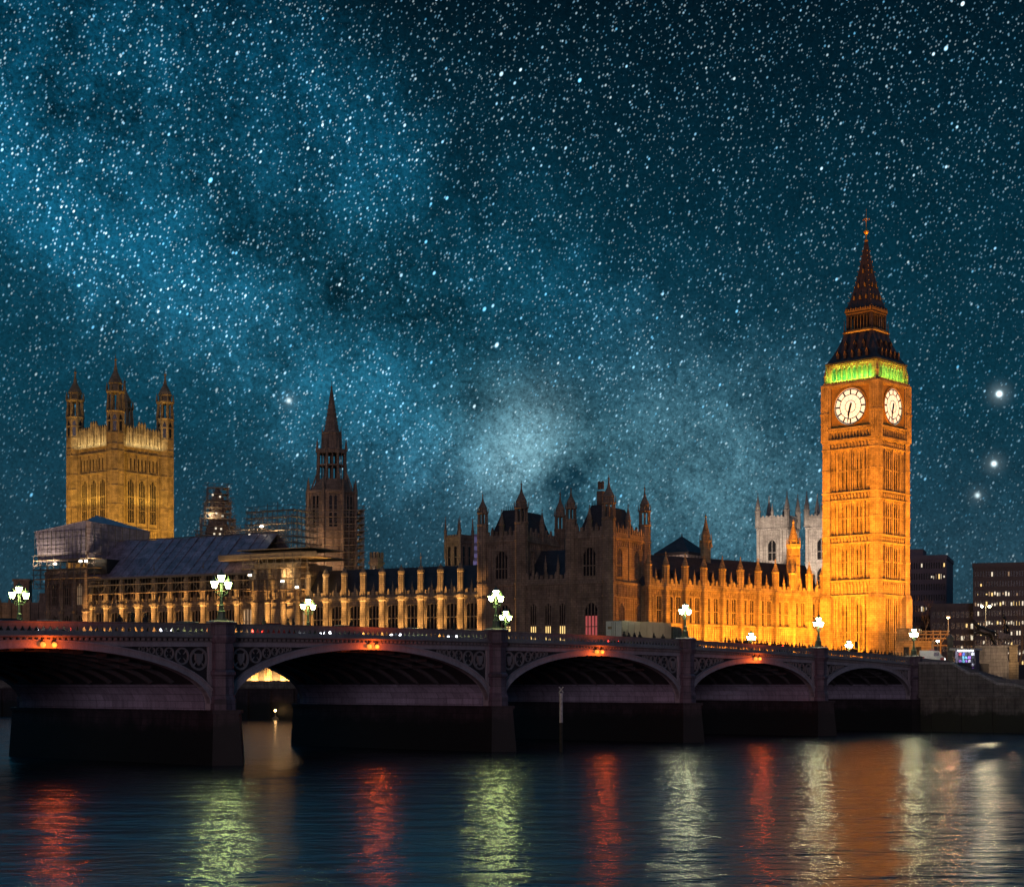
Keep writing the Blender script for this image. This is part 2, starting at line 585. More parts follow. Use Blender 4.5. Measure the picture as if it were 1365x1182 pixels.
def ribs(b, x0, x1, n, y0, y1, z0, z1, w=.16, arches=True):
    st = (x1 - x0) / n
    for k in range(n + 1):
        x = x0 + st * k
        b.box(x - w / 2, x + w / 2, y0, y1, z0, z1)
    if arches:
        for k in range(n):
            xa, xb = x0 + st * k + w / 2, x0 + st * (k + 1) - w / 2
            xm, hh = (xa + xb) / 2, (xb - xa) * .9
            b.ext([(xa, z1), (xa, z1 - hh), (xm, z1 - .05)], y0, y1 - .03)
            b.ext([(xb, z1), (xm, z1 - .05), (xb, z1 - hh)], y0, y1 - .03)


def crenel(b, x0, x1, y0, y1, z, h, step, gable=False):
    n = max(1, int(round((x1 - x0) / step)))
    st = (x1 - x0) / n
    b.box(x0, x1, y0, y1, z, z + h * .45)
    for k in range(n):
        c = x0 + st * (k + .5)
        if gable and k % 2 == 0:
            b.ext([(c - st * .3, z + h * .45), (c + st * .3, z + h * .45), (c + st * .3, z + h), (c, z + h * 1.5), (c - st * .3, z + h)], y0, y1)
        else:
            b.box(c - st * .28, c + st * .28, y0, y1, z + h * .45, z + h)


def pinnacle(b, x, y, r, z0, z1, zt, n=8):
    """solid shaft with sunk lights, moulded cap, crocketed spirelet"""
    hs = z1 - z0
    b.lathe(x, y, [(r * 1.12, z0), (r * 1.12, z0 + hs * .06), (r, z0 + hs * .08), (r, z1 - hs * .08), (r * 1.2, z1 - hs * .05), (r * 1.25, z1),
                   (r * .85, z1 + .02), (r * .92, z1 + (zt - z1) * .16), (r * .6, z1 + (zt - z1) * .38), (r * .22, z1 + (zt - z1) * .7), (r * .10, z1 + (zt - z1) * .85), (r * .22, z1 + (zt - z1) * .88), (.03, zt)], n)


def turret(b, x, y, r, z0, z1, zt, n=8, gap=.26):
    """octagonal turret: shaft to z1, open lantern stages, ogee cap and finial to zt"""
    H = zt - z1
    b.lathe(x, y, [(r, z0), (r, z1 - .5), (r * 1.12, z1 - .3), (r * 1.12, z1)], n)
    for a in range(n):
        an = PI / n + 2 * PI * a / n
        b.tube((x + r * .86 * math.cos(an), y + r * .86 * math.sin(an), z1), (x + r * .86 * math.cos(an), y + r * .86 * math.sin(an), z1 + H * .32), r * .17, r * .15, 4)
        # little outer pinnacles
        b.tube((x + r * 1.05 * math.cos(an), y + r * 1.05 * math.sin(an), z1 + H * .34), (x + r * 1.05 * math.cos(an), y + r * 1.05 * math.sin(an), z1 + H * .50), r * .12, .02, 4)
    b.lathe(x, y, [(r * .9, z1 + H * .30), (r * 1.12, z1 + H * .32), (r * 1.12, z1 + H * .345), (r * .80, z1 + H * .36), (r * .76, z1 + H * .46), (r * .88, z1 + H * .48),
                   (r * .74, z1 + H * .54), (r * .50, z1 + H * .61), (r * .25, z1 + H * .69), (r * .12, z1 + H * .80), (r * .09, z1 + H * .88), (r * .2, z1 + H * .90), (r * .06, z1 + H * .92), (.02, zt)], n)


# ---------------------------------------------------------------- frames of the place
TD = Vector((-.635, -.7725))                 # along the bridge, from the clock tower bank towards the viewer's bank
ND = Vector((.7725, -.635))                  # downstream
P0 = Vector(place(1217, 264))
BR = math.atan2(TD.y, TD.x)


def bw(t, y, z=0.):
    p = P0 + TD * t + ND * y
    return (p.x, p.y, z)


def tpx(px): return (px - 1217) / (-7.282 + .002922 * px)


def zp(t): return 13.35 - 1.6 * ((t - 100) / 100) ** 2


RV = Vector((-.875, .484)).normalized()       # along the river front, away to the left
RN = Vector((-RV.y, RV.x))                   # towards the river
K0 = Vector(place(812, 320))                 # corner of the palace by the bridge
RA = math.atan2(RV.y, RV.x)


def rw(l, y, z=0.):
    p = K0 + RV * l + RN * y
    return (p.x, p.y, z)


NE = Vector(place(1099, 366))
NB = Vector(place(860, 331))
NV = (NB - NE).normalized()
NN = Vector((-NV.y, NV.x))
NA = math.atan2(NV.y, NV.x)
NL = (NB - NE).length


def nw(l, y, z=0.):
    p = NE + NV * l + NN * y
    return (p.x, p.y, z)


# ================================================================ SETTING: water, ground, terrace, roads
def water_mat():
    m, n, p = new_mat('river_water')
    t = n.n('ShaderNodeTexCoord').outputs['Object']
    mp = n.n('ShaderNodeMapping')
    mp.inputs['Scale'].default_value = (.52, 1.0, 1)
    mp.inputs['Rotation'].default_value = (0, 0, R(-6))
    n.l(t, mp.inputs['Vector'])
    a = n.noise(mp.outputs[0], .50, 4, .6, .4)
    b = n.noise(mp.outputs[0], .19, 4, .55, .3)
    c = n.noise(mp.outputs[0], 1.8, 3, .6)
    d = n.noise(mp.outputs[0], .035, 3, .5)
    h = n.m('ADD', n.m('MULTIPLY', a, .55), n.m('ADD', n.m('MULTIPLY', b, 1.3), n.m('ADD', n.m('MULTIPLY', c, .12), n.m('MULTIPLY', d, 1.5))))
    bp = n.n('ShaderNodeBump')
    bp.inputs['Strength'].default_value = 1.0
    bp.inputs['Distance'].default_value = .42
    n.l(h, bp.inputs['Height'])
    n.l(bp.outputs[0], p.inputs['Normal'])
    p.inputs['Base Color'].default_value = (.001, .012, .024, 1)
    p.inputs['Roughness'].default_value = .20
    p.inputs['IOR'].default_value = 1.95
    p.inputs['Specular Tint'].default_value = (.80, .95, 1.0, 1)
    return m


b = MB()
b.add([(-4000, -300, 0), (4000, -300, 0), (4000, 6000, 0), (-4000, 6000, 0)], [(0, 1, 2, 3)])
tag(b.build('water', water_mat()), kind='structure')

# ground of the far bank: one sheet to the horizon with a vertical edge at the river
TW = 9.0                                      # terrace width in front of the palace
BW = 29.8
bank = [bw(-44, 260), bw(-44, 1.0), bw(0.4, 1.0), bw(0.4, -BW), bw(2.0, -34), rw(-6, TW), rw(-6, .4), rw(600, .4)]
far = [(-5000, 700), (-5000, 6000), (5000, 6000), (5000, -200)]
poly = [(p[0], p[1]) for p in bank] + far
b = MB()
b.prism(list(reversed(poly)), -2, 11.0)
tag(b.build('ground', M['earth']), kind='structure')
b = MB()
b.prism([rw(-6, .38)[:2], rw(600, .38)[:2], rw(600, TW)[:2], rw(-6, TW)[:2]], -2, 7.3)
tag(b.build('terrace_ground', M['paving']), kind='structure')
b = MB()
b.prism(list(reversed([bw(.4, 1.05)[:2], bw(.4, 260)[:2], bw(-44, 260)[:2], bw(-44, 1.05)[:2]])), -2, 8.2)
tag(b.build('quay_ground', M['paving']), kind='structure')
# terrace river wall with string course and low parapet
t_ = thing('river_wall', 'dark stone river wall below the palace terrace, seen through the arch', 'wall', rw(0, TW, 0), RA)
b = MB()
b.box(-6, 420, 0, .8, -2, 6.6)
for k in range(70): b.box(-4 + k * 6, -3 + k * 6, .8, 1.05, -1, 6.2)
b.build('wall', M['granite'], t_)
b = MB()
b.box(-6, 420, -.05, 1.15, 6.6, 6.95)
b.box(-6, 420, .1, .5, 6.95, 8.0)
b.box(-6, 420, 0, .65, 8.0, 8.2)
b.build('coping', M['quay'], t_)

# ================================================================ BRIDGE
bridge = thing('arch_bridge', 'long low bridge of iron arches on granite piers crossing the river', 'bridge', (P0.x, P0.y, 0), BR)
PC = [0, 31, 66, 104, 143.6, 181.6, 216.6, 247.6]
CR = [9.95, 10.35, 10.85, 10.95, 10.45, 10.0, 9.7]
BW = 29.8
SPR = 5.6


def ell(t0, t1, z0, rise, n=28, a0=0., a1=PI):
    a, c = (t1 - t0) / 2, (t0 + t1) / 2
    return [(c - a * math.cos(a0 + (a1 - a0) * k / n), z0 + rise * math.sin(a0 + (a1 - a0) * k / n)) for k in range(n + 1)]


TS = [-14 + k * 2 for k in range(137)]
b = MB()
for k in range(len(TS) - 1):
    ta, tb = TS[k], TS[k + 1]
    za, zb = zp(ta) - 1.2, zp(tb) - 1.2
    b.add([(ta, -BW, za - .5), (tb, -BW, zb - .5), (tb, 0, zb - .5), (ta, 0, za - .5), (ta, -BW, za), (tb, -BW, zb), (tb, 0, zb), (ta, 0, za)],
          [(3, 2, 1, 0), (4, 5, 6, 7), (0, 1, 5, 4), (2, 3, 7, 6)])
b.build('deck', M['iron_dark'], bridge)


def sweep(b, prof):        # profile in (y, dz from parapet top), swept along the camber
    n = len(prof)
    vs, fs = [], []
    for t in TS:
        vs += [(t, y, zp(t) + d) for y, d in prof]
    for k in range(len(TS) - 1):
        for i in range(n):
            j = (i + 1) % n
            fs.append((k * n + i, k * n + j, (k + 1) * n + j, (k + 1) * n + i))
    fs += [tuple(range(n)), tuple((len(TS) - 1) * n + i for i in range(n))]
    b.add(vs, fs)


for side, yb in ((1, 0.0), (-1, -BW)):
    sg = side
    b = MB()
    sweep(b, [(yb + sg * a, d) for a, d in ((-.32, -.36), (.08, -.36), (.08, -.12), (.20, -.06), (.20, 0), (-.38, 0), (-.38, -.08), (-.32, -.14))])
    sweep(b, [(yb + sg * a, d) for a, d in ((-.3, -1.2), (.10, -1.2), (.10, -.86), (.04, -.80), (-.3, -.80))])
    t = -13.0
    while t < 250:
        z0, z1 = zp(t) - .80, zp(t) - .36
        b.ext([(t - .07, z0), (t + .07, z0), (t + .33, z1), (t - .33, z1)], yb - .10 * sg, yb)
        t += .68
    b.build('parapet', M['iron'], bridge)
    b = MB()
    sweep(b, [(yb + sg * a, d) for a, d in ((-.2, -1.42), (.42, -1.36), (.55, -1.28), (.55, -1.2), (-.2, -1.2))])
    sweep(b, [(yb + sg * a, d) for a, d in ((-.2, -1.75), (.10, -1.75), (.16, -1.62), (-.2, -1.62))])
    t = -13.0
    while t < 250:                              # dentils under the cornice
        b.box(t - .12, t + .12, yb + (-.1 if sg > 0 else -.30), yb + (.30 if sg > 0 else .1), zp(t) - 1.60, zp(t) - 1.39)
        t += .6
    b.build('cornice', M['iron'], bridge)

nav = []
for i in range(7):
    t0, t1 = PC[i] + 1.35, PC[i + 1] - 1.35
    rise = CR[i] - SPR
    inn = ell(t0, t1, SPR, rise)
    outr = ell(t0 - .75, t1 + .75, SPR, rise + .62)
    mid = (t0 + t1) / 2
    for yb, sg in ((0, 1), (-BW, -1)):
        b = MB()
        b.ext([(inn[0][0], 5.05)] + inn + [(inn[-1][0], 5.05), (outr[-1][0], 5.05)] + list(reversed(outr)) + [(outr[0][0], 5.05)], yb - .55 * sg, yb + .16 * sg)
        b.ext(ell(t0 - .72, t1 + .72, SPR, rise + .59) + list(reversed(ell(t0 - .86, t1 + .86, SPR, rise + .72))), yb - .3 * sg, yb + .27 * sg)
        b.ext(inn + list(reversed(ell(t0 - .12, t1 + .12, SPR, rise + .10))), yb - .3 * sg, yb + .24 * sg)
        b.build('arch_ring', M['ring'], bridge)
        # fascia above the crown and the sunk spandrels
        b = MB()
        o2 = ell(t0 - .86, t1 + .86, SPR, rise + .72)
        for k in range(len(o2) - 1):
            (xa, za), (xb, zb) = o2[k], o2[k + 1]
            xa2, xb2 = max(xa, PC[i] + .4), min(xb, PC[i + 1] - .4)
            if xb2 <= xa2: continue
            b.add([(xa2, yb - .45 * sg, za), (xb2, yb - .45 * sg, zb), (xb2, yb - .45 * sg, zp(xb2) - 1.55), (xa2, yb - .45 * sg, zp(xa2) - 1.55),
                   (xa2, yb - .2 * sg, za), (xb2, yb - .2 * sg, zb), (xb2, yb - .2 * sg, zp(xb2) - 1.55), (xa2, yb - .2 * sg, zp(xa2) - 1.55)],
                  [(0, 1, 2, 3), (7, 6, 5, 4), (0, 4, 5, 1), (2, 6, 7, 3), (1, 5, 6, 2), (3, 7, 4, 0)])
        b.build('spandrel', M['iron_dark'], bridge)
        b = MB()
        # light frame: strip below the cornice, upright beside each pier
        n = 24
        for k in range(n):
            ta, tb = t0 - .9 + (t1 - t0 + 1.8) * k / n, t0 - .9 + (t1 - t0 + 1.8) * (k + 1) / n

            def lowz(t):
                u = (t - mid) / ((t1 - t0) / 2 + .86)
                ze = SPR + (rise + .72) * math.sqrt(max(0, 1 - u * u))
                return min(max(ze, zp(t) - 2.15), zp(t) - 1.76)
            la, lb = lowz(ta), lowz(tb)
            b.add([(ta, yb - .2 * sg, la), (tb, yb - .2 * sg, lb), (tb, yb - .2 * sg, zp(tb) - 1.7), (ta, yb - .2 * sg, zp(ta) - 1.7),
                   (ta, yb + .10 * sg, la), (tb, yb + .10 * sg, lb), (tb, yb + .10 * sg, zp(tb) - 1.7), (ta, yb + .10 * sg, zp(ta) - 1.7)],
                  [(0, 1, 2, 3), (7, 6, 5, 4), (0, 4, 5, 1), (2, 6, 7, 3), (1, 5, 6, 2), (3, 7, 4, 0)])
        for xx, dr in ((PC[i] + 1.0, 1), (PC[i + 1] - 1.0, -1)):
            zl = SPR + 1.7
            b.box(min(xx, xx + .45 * dr), max(xx, xx + .45 * dr), yb - .2, yb + .1 * sg if sg > 0 else yb + .2, zl, zp(xx) - 2.1)
        b.build('spandrel_frame', M['ring'], bridge)
        # tracery: roundels shrinking towards the crown, each with a cusped inside
        if sg > 0:
            for dr, edge in ((1, t0 - .1), (-1, t1 + .1)):
                b = MB()
                x = edge + dr * 1.25
                for q in range(7):
                    u = (x - mid) / ((t1 - t0) / 2 + .86)
                    ze = SPR + (rise + .72) * math.sqrt(max(0, 1 - u * u))
                    r = (zp(x) - 2.15 - ze) / 2 * .88
                    if r < .10: break
                    r = min(r, 1.05)
                    zc = zp(x) - 2.15 - r * 1.08
                    ring = [(x + r * math.cos(a * PI / 8), zc + r * math.sin(a * PI / 8)) for a in range(16)]
                    ri = [(x + r * .82 * math.cos(a * PI / 8), zc + r * .82 * math.sin(a * PI / 8)) for a in range(16)]
                    for a in range(16):
                        c2 = (a + 1) % 16
                        b.ext([ring[a], ring[c2], ri[c2], ri[a]], -.2, -.02)
                    for a in range(4):
                        an = PI / 4 + a * PI / 2
                        b.tube((x + r * .8 * math.cos(an), -.12, zc + r * .8 * math.sin(an)), (x + r * .3 * math.cos(an), -.12, zc + r * .3 * math.sin(an)), r * .10, r * .06, 5)
                    if q == 0:
                        b.ext([(x - .42, zc + .5), (x + .42, zc + .5), (x + .42, zc - .05), (x, zc - .6), (x - .42, zc - .05)], -.2, .03)
                    x += dr * (r + .12 + max(.12, r * .72))
                b.build('tracery', M['iron'], bridge)
    # vault: dark iron soffit above, springers below with purple light put in their paint
    b, p = MB(), MB()
    bi = ell(t0 + .1, t1 - .1, SPR, rise + .25, 40)
    for k in range(40):
        (xa, za), (xb, zb) = bi[k], bi[k + 1]
        if max(za, zb) < CZ: continue
        b.add([(xa, -BW + .5, za), (xb, -BW + .5, zb), (xb, -.5, zb), (xa, -.5, za)], [(0, 1, 2, 3)])
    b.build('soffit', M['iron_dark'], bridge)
    for e0, dr in ((PC[i] + 1.25, 1), (PC[i + 1] - 1.25, -1)):
        p = MB()
        # springer wall curving inwards with the vault
        hw_ = (t1 - t0) / 2 - .1
        zs = [SPR - .55] + [SPR + (CZ - SPR) * q / 5 for q in range(6)]
        xo = [0.0] + [hw_ * (1 - math.sqrt(max(0, 1 - ((z - SPR) / (rise + .25)) ** 2))) for z in zs[1:]]
        es = e0 + dr * .22
        pf = [(es + dr * x_, z) for x_, z in zip(xo, zs)]
        p.ext(pf + [(e0, zs[-1]), (e0, zs[0])], -BW + .5, -.6)
        for k in range(12):
            y = -BW + 1.2 + k * 2.35
            p.box(min(e0, e0 + dr * .55), max(e0, e0 + dr * .55), y - .25, y + .25, SPR - .75, SPR - .5)
        p.build('springing_panel', M['panel'], bridge)
    if i < 6:
        for k in range(9):
            y = -BW + 2.0 + k * 3.1
            b = MB()
            ra = ell(t0 + .15, t1 - .15, SPR, rise + .24, 30)
            rb = ell(t0 + .6, t1 - .6, SPR, rise - .22, 30)
            b.ext([q for q in rb if q[1] > CZ - .2] + list(reversed([q for q in ra if q[1] > CZ - .2])), y - .14, y + .14)
            b.build('arch_rib', M['rib'], bridge)
        # cross braces between the ribs
        b = MB()
        for k in range(2, 13):
            u = -1 + 2 * k / 14
            x = mid + u * ((t1 - t0) / 2 - .6)
            z = SPR + (rise - .05) * math.sqrt(1 - u * u)
            if z > CZ + .4: b.box(x - .08, x + .08, -BW + 1.5, -1.5, z - .12, z + .16)
        b.build('cross_brace', M['iron_dark'], bridge)
    # navigation lights hung under the cornice at the crown
    if i not in (0,):
        for d in (-.55, .55):
            b = MB()
            z = zp(mid) - 2.0
            b.box(mid + d - .16, mid + d + .16, .1, .5, z + .24, z + .32)
            b.box(mid + d - .05, mid + d + .05, .1, .4, z + .3, z + .75)
            o = b.build('navigation_light', M['black'], bridge)
            g = MB()
            g.sph((mid + d, .46, z - .0), .23, 10, 8)
            g.build('lens', M['nav'], o)
for i in range(1, 7):
    mid = (PC[i] + PC[i + 1]) / 2
    lpoint('navigation_streak_light', bw(mid, 1.35, zp(mid) - 2.25), 300, (1.0, .12, .010), .3)  # unseen light ahead of each lens pair, added for streaks on the water
# piers
for i, c in enumerate(PC[:7]):
    hb = 1.6 if i else 2.4
    b = MB()
    pts = lambda g, e: [(c - hb - g, -BW - 1 - e * .3), (c, -BW - 2.6 - e), (c + hb + g, -BW - 1 - e * .3), (c + hb + g, 1.0 + e * .3), (c, 2.6 + e), (c - hb - g, 1.0 + e * .3)]
    b.loft([[(x, y, z) for x, y in pts(g, e)] for z, g, e in ((-2.5, .45, .7), (.2, .35, .5), (4.4, .1, 0), (4.75, .1, 0))])
    b.loft([[(x, y, z) for x, y in pts(g, e)] for z, g, e in ((4.75, .28, .25), (5.05, .28, .25))])
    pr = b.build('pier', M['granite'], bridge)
    b = MB()
    b.box(c - 1.25, c + 1.25, -BW + .3, -.3, 5.05, zp(c) - 1.7)
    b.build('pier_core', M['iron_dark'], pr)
    for yb, sg in ((.15, 1), (-BW - .15, -1)):
        b = MB()
        r = 1.22
        zt = zp(c)
        b.lathe(c, yb, [(r * 1.16, 5.05), (r * 1.16, 6.0), (r, 6.5), (r, 8.15), (r * 1.14, 8.3), (r * 1.14, 8.55), (r * .96, 8.75), (r * .96, zt - 1.85), (r * 1.1, zt - 1.6), (r * 1.2, zt - 1.3), (r * 1.2, zt - 1.15),
                        (r * 1.08, zt - 1.1), (r * 1.08, zt - .15), (r * 1.22, zt), (r * 1.22, zt + .12), (r * .9, zt + .28)], 8)
        b.build('pier_shaft', M['pierpaint'], pr)

# roadway and footways on the deck, continuing on land
b = MB()
for k in range(len(TS) - 1):
    ta, tb = TS[k], TS[k + 1]
    b.add([bw(ta, -BW + 4.2, zp(ta) - 1.17), bw(tb, -BW + 4.2, zp(tb) - 1.17), bw(tb, -4.2, zp(tb) - 1.17), bw(ta, -4.2, zp(ta) - 1.17)], [(0, 1, 2, 3)])
b.add([bw(-14, -BW + 4.2, 11.02), bw(-14, -4.2, 11.02), bw(-150, -4.2, 11.06), bw(-150, -BW + 4.2, 11.06)], [(0, 1, 2, 3)])
tag(b.build('road', M['asphalt']), kind='structure')
b = MB()
for y0, y1 in ((-4.2, -.35), (-BW + .35, -BW + 4.2)):
    for k in range(len(TS) - 1):
        ta, tb = TS[k], TS[k + 1]
        lo = [bw(ta, y0, zp(ta) - 1.195), bw(tb, y0, zp(tb) - 1.195), bw(tb, y1, zp(tb) - 1.195), bw(ta, y1, zp(ta) - 1.195)]
        hi = [(x, y, z + .18) for x, y, z in lo]
        b.add(lo + hi, [(3, 2, 1, 0), (4, 5, 6, 7), (0, 1, 5, 4), (2, 3, 7, 6)])
tag(b.build('pavement', M['paving']), kind='structure')


# ---------------------------------------------------------------- triple bridge lamps
def lamp_proto(glass):
    root = thing('street_lamp', 'x', 'street lamp')
    b = MB()
    b.lathe(0, 0, [(.55, 0), (.55, .25), (.40, .3), (.36, .9), (.42, 1.0), (.26, 1.1), (.20, 1.5), (.26, 1.6), (.15, 1.7), (.11, 2.9), (.17, 3.0), (.12, 3.1), (.10, 3.6), (.16, 3.75), (.05, 3.8)], 8)
    b.build('post', M['lampgreen'], root)
    for k in range(3):
        an = (0, PI, PI / 2)[k]
        if k < 2:
            x, z = (.78 if k == 0 else -.78), 3.35
            b = MB()
            pts = [(0, 2.75), (x * .45, 2.62), (x * .85, 2.85), (x, 3.2)]
            for (xa, za), (xb, zb) in zip(pts, pts[1:]): b.tube((xa, 0, za), (xb, 0, zb), .06, .06, 6)
            b.tube((0, 0, 3.15), (x * .8, 0, 2.9), .03, .03, 5)
            b.build('arm', M['lampgreen'], root)
        else:
            x, z = 0, 4.02
        b = MB()
        b.lathe(x, 0, [(.10, z - .16), (.18, z - .10), (.18, z - .02)], 8)
        b.lathe(x, 0, [(.35, z + .59), (.37, z + .64), (.28, z + .80), (.12, z + .95), (.06, z + 1.0), (.09, z + 1.08), (.02, z + 1.25)], 8)
        for a in range(8):
            a2 = PI / 8 + a * PI / 4
            b.tube((x + .20 * math.cos(a2), .20 * math.sin(a2), z - .02), (x + .36 * math.cos(a2), .36 * math.sin(a2), z + .60), .018, .018, 4)
        ln = b.build('lantern', M['lampgreen'], root)
        g = MB()
        g.lathe(x, 0, [(.15, z - .01), (.33, z + .58)], 8)
        g.build('lamp_glass', glass, ln)
    return root


lampA = lamp_proto(M['lamp'])
lampB = lamp_proto(M['lamp_far'])
GL = 'triple lamps along the bridge'
sets = [(lampA, 143.6, .15, 'green triple lantern on the near parapet, left of the open arch, leftmost on that side'),
        (lampA, 104, .15, 'green triple lantern on the near parapet before the dark turreted pavilion'),
        (lampB, 66, .15, 'slim triple lantern on the near parapet beside the cab of the lorry'),
        (lampB, 31, .15, 'slim triple lantern on the near parapet left of the clock tower'),
        (lampB, 0, .15, 'triple lantern at the bridge end right of the clock tower'),
        (lampA, 181.6, .15, 'triple lantern on the near parapet beyond the left edge'),
        (lampA, 145.0, -BW - .15, 'triple lantern on the far parapet at the far left of the bridge'),
        (lampA, 104, -BW - .15, 'small triple lantern on the far parapet below the stone spire'),
        (lampA, 66, -BW - .15, 'small triple lantern on the far parapet just right of a larger green lantern'),
        (lampB, 31, -BW - .15, 'triple lantern on the far parapet hidden behind the lorry'),
        (lampB, 0, -BW - .15, 'small white triple lantern in front of the orange palace wing'),
        (lampB, -33, -BW + 1, 'small white triple lantern at the foot of the clock tower')]
used = set()
for pr, t, y, lb in sets:
    if id(pr) in used:
        o = copy_tree(pr)
    else:
        o = pr
        used.add(id(pr))
    big = 1.12
    z = zp(max(t, -14)) + .2 if t >= 0 else 11.2
    o.location = bw(t, y, z)
    o.rotation_euler = (0, 0, BR if y < 0 else BR)
    o.scale = (1.06, 1.06, .92) if t >= 0 else (1.0, 1.0, .92)
    tag(o, lb, 'street lamp', GL)

# ================================================================ CLOCK TOWER
ta_ = R(42.5)
kx, ky = place(1170, 355)
L2 = 6.78
ldx, ldy = -math.cos(ta_), math.sin(ta_)
rdx, rdy = math.sin(ta_), math.cos(ta_)
BX, BY = kx + L2 * (ldx + rdx), ky + L2 * (ldy + rdy)
ROT = -ta_
ct = thing('clock_tower', 'tall floodlit orange gothic clock tower with white dials and green belfry', 'clock tower', (BX, BY, 0), ROT)


def bbw(x, y, z):
    c, s_ = math.cos(ROT), math.sin(ROT)
    return (BX + x * c - y * s_, BY + x * s_ + y * c, z)


FACES = [Matrix.Rotation(a, 4, 'Z') for a in (PI, -PI / 2, 0, PI / 2)]
FANG = [PI, -PI / 2, 0, PI / 2]
b = MB()
b.cbox(0, 0, 6.2, 6.2, 8, 60)
stages = [(11, 26.6), (30.2, 38.0), (39.9, 47.4), (49.4, 58.6)]
for fm in FACES:
    b.xf = fm
    for zb, zt in stages:
        ribs(b, -4.95, 4.95, 11, 6.2, 6.48, zb, zt, .2)
        ribs(b, -4.95, 4.95, 22, 6.2, 6.32, zb, zt - .9, .07, False)
        for q in (-3.3, 0, 3.3): b.box(q * 1.0 - .17, q + .17, 6.2, 6.62, zb, zt)
        mid = (zb + zt) / 2
        b.box(-4.95, 4.95, 6.2, 6.40, mid - .1, mid + .1)
    for zb, zt in ((26.6, 30.2), (38.0, 39.9), (47.4, 49.4), (58.6, 60.6)):
        b.box(-5.2, 5.2, 6.2, 6.80, zb, zb + .32)
        b.box(-5.2, 5.2, 6.2, 6.86, zt - .34, zt)
        b.box(-5.2, 5.2, 6.2, 6.34, zb, zt)
        n = 12
        for k in range(n):
            x = -4.95 + 9.9 * (k + .5) / n
            h = zt - zb - .66
            b.ext([(x - .28, zb + .32 + h * .1), (x + .28, zb + .32 + h * .1), (x + .28, zb + .32 + h * .6), (x, zb + .32 + h * .95), (x - .28, zb + .32 + h * .6)], 6.34, 6.58)
# corner buttresses
b.xf = None
for sx in (-1, 1):
    for sy in (-1, 1):
        x, y = sx * 5.95, sy * 5.95
        b.cbox(x, y, .86, .86, 8, 60.6)
        for dx_ in (-.86, -.29, .29, .86):
            b.box(x + dx_ - .07, x + dx_ + .07, y - .98, y + .98, 11, 60)
            b.box(x - .98, x + .98, y + dx_ - .07, y + dx_ + .07, 11, 60)
        for z in (26.6, 29.9, 38, 39.6, 47.4, 49.1, 58.6, 60.2, 20, 34, 43.6, 54): b.cbox(x, y, 1.04, 1.04, z, z + .32)
        b.cbox(x, y, 1.35, 1.35, 8, 26.2)
        b.sq(x, y, [(1.35, 26.2), (1.0, 27.2)])
b.build('shaft', M['stone'], ct)
# slit windows
slit = None
for fi in range(4):
    for zb, zt in ((13, 25), (31.2, 37), (40.6, 46.4), (50.2, 56.6)):
        for x in (-2.25, -1.35, 1.35, 2.25):
            if slit is None:
                slit = {}
            key = round(zt - zb, 1)
            if key not in slit:
                g = MB()
                h = zt - zb
                g.ext([(-.23, 0), (.23, 0), (.23, h - .5), (0, h), (-.23, h - .5)], -.1, .07)
                slit[key] = g.mesh('window', M['glass'])
            v = FACES[fi] @ Vector((x, 6.25, zb))
            link('window', slit[key], ct, v, FANG[fi])
# clock stage
b = MB()
b.cbox(0, 0, 6.35, 6.35, 60.6, 73.0)
for fm in FACES:
    b.xf = fm
    # arcaded frieze below the dials
    b.box(-6.6, 6.6, 6.2, 7.05, 60.6, 61.0)
    ribs(b, -5.6, 5.6, 14, 6.3, 6.8, 61.0, 63.0, .2)
    b.box(-7.0, 7.0, 6.2, 7.15, 63.0, 63.45)
    b.box(-5.3, -4.75, 6.3, 6.95, 63.45, 72.6)
    b.box(4.75, 5.3, 6.3, 6.95, 63.45, 72.6)
    b.box(-4.75, 4.75, 6.3, 6.9, 72.3, 72.6)
    b.box(-7.1, 7.1, 6.2, 7.2, 72.6, 73.1)
    crenel(b, -6.6, 6.6, 6.75, 7.1, 73.1, .5, .7)
b.xf = None
for sx in (-1, 1):
    for sy in (-1, 1):
        b.cbox(sx * 6.2, sy * 6.2, .95, .95, 60.6, 73)
        for d in (-.5, 0, .5):
            b.box(sx * 6.2 + d - .08, sx * 6.2 + d + .08, sy * 6.2 - 1.04, sy * 6.2 + 1.04, 61.5, 72.4)
            b.box(sx * 6.2 - 1.04, sx * 6.2 + 1.04, sy * 6.2 + d - .08, sy * 6.2 + d + .08, 61.5, 72.4)
        b.cbox(sx * 6.2, sy * 6.2, 1.08, 1.08, 66.5, 66.9)
b.build('clock_stage', M['stone'], ct)
for sx in (-1, 1):
    for sy in (-1, 1):
        b = MB()
        pinnacle(b, sx * 6.35, sy * 6.35, .42, 73, 75.3, 77.6)
        b.build('pinnacle', M['stone'], ct)
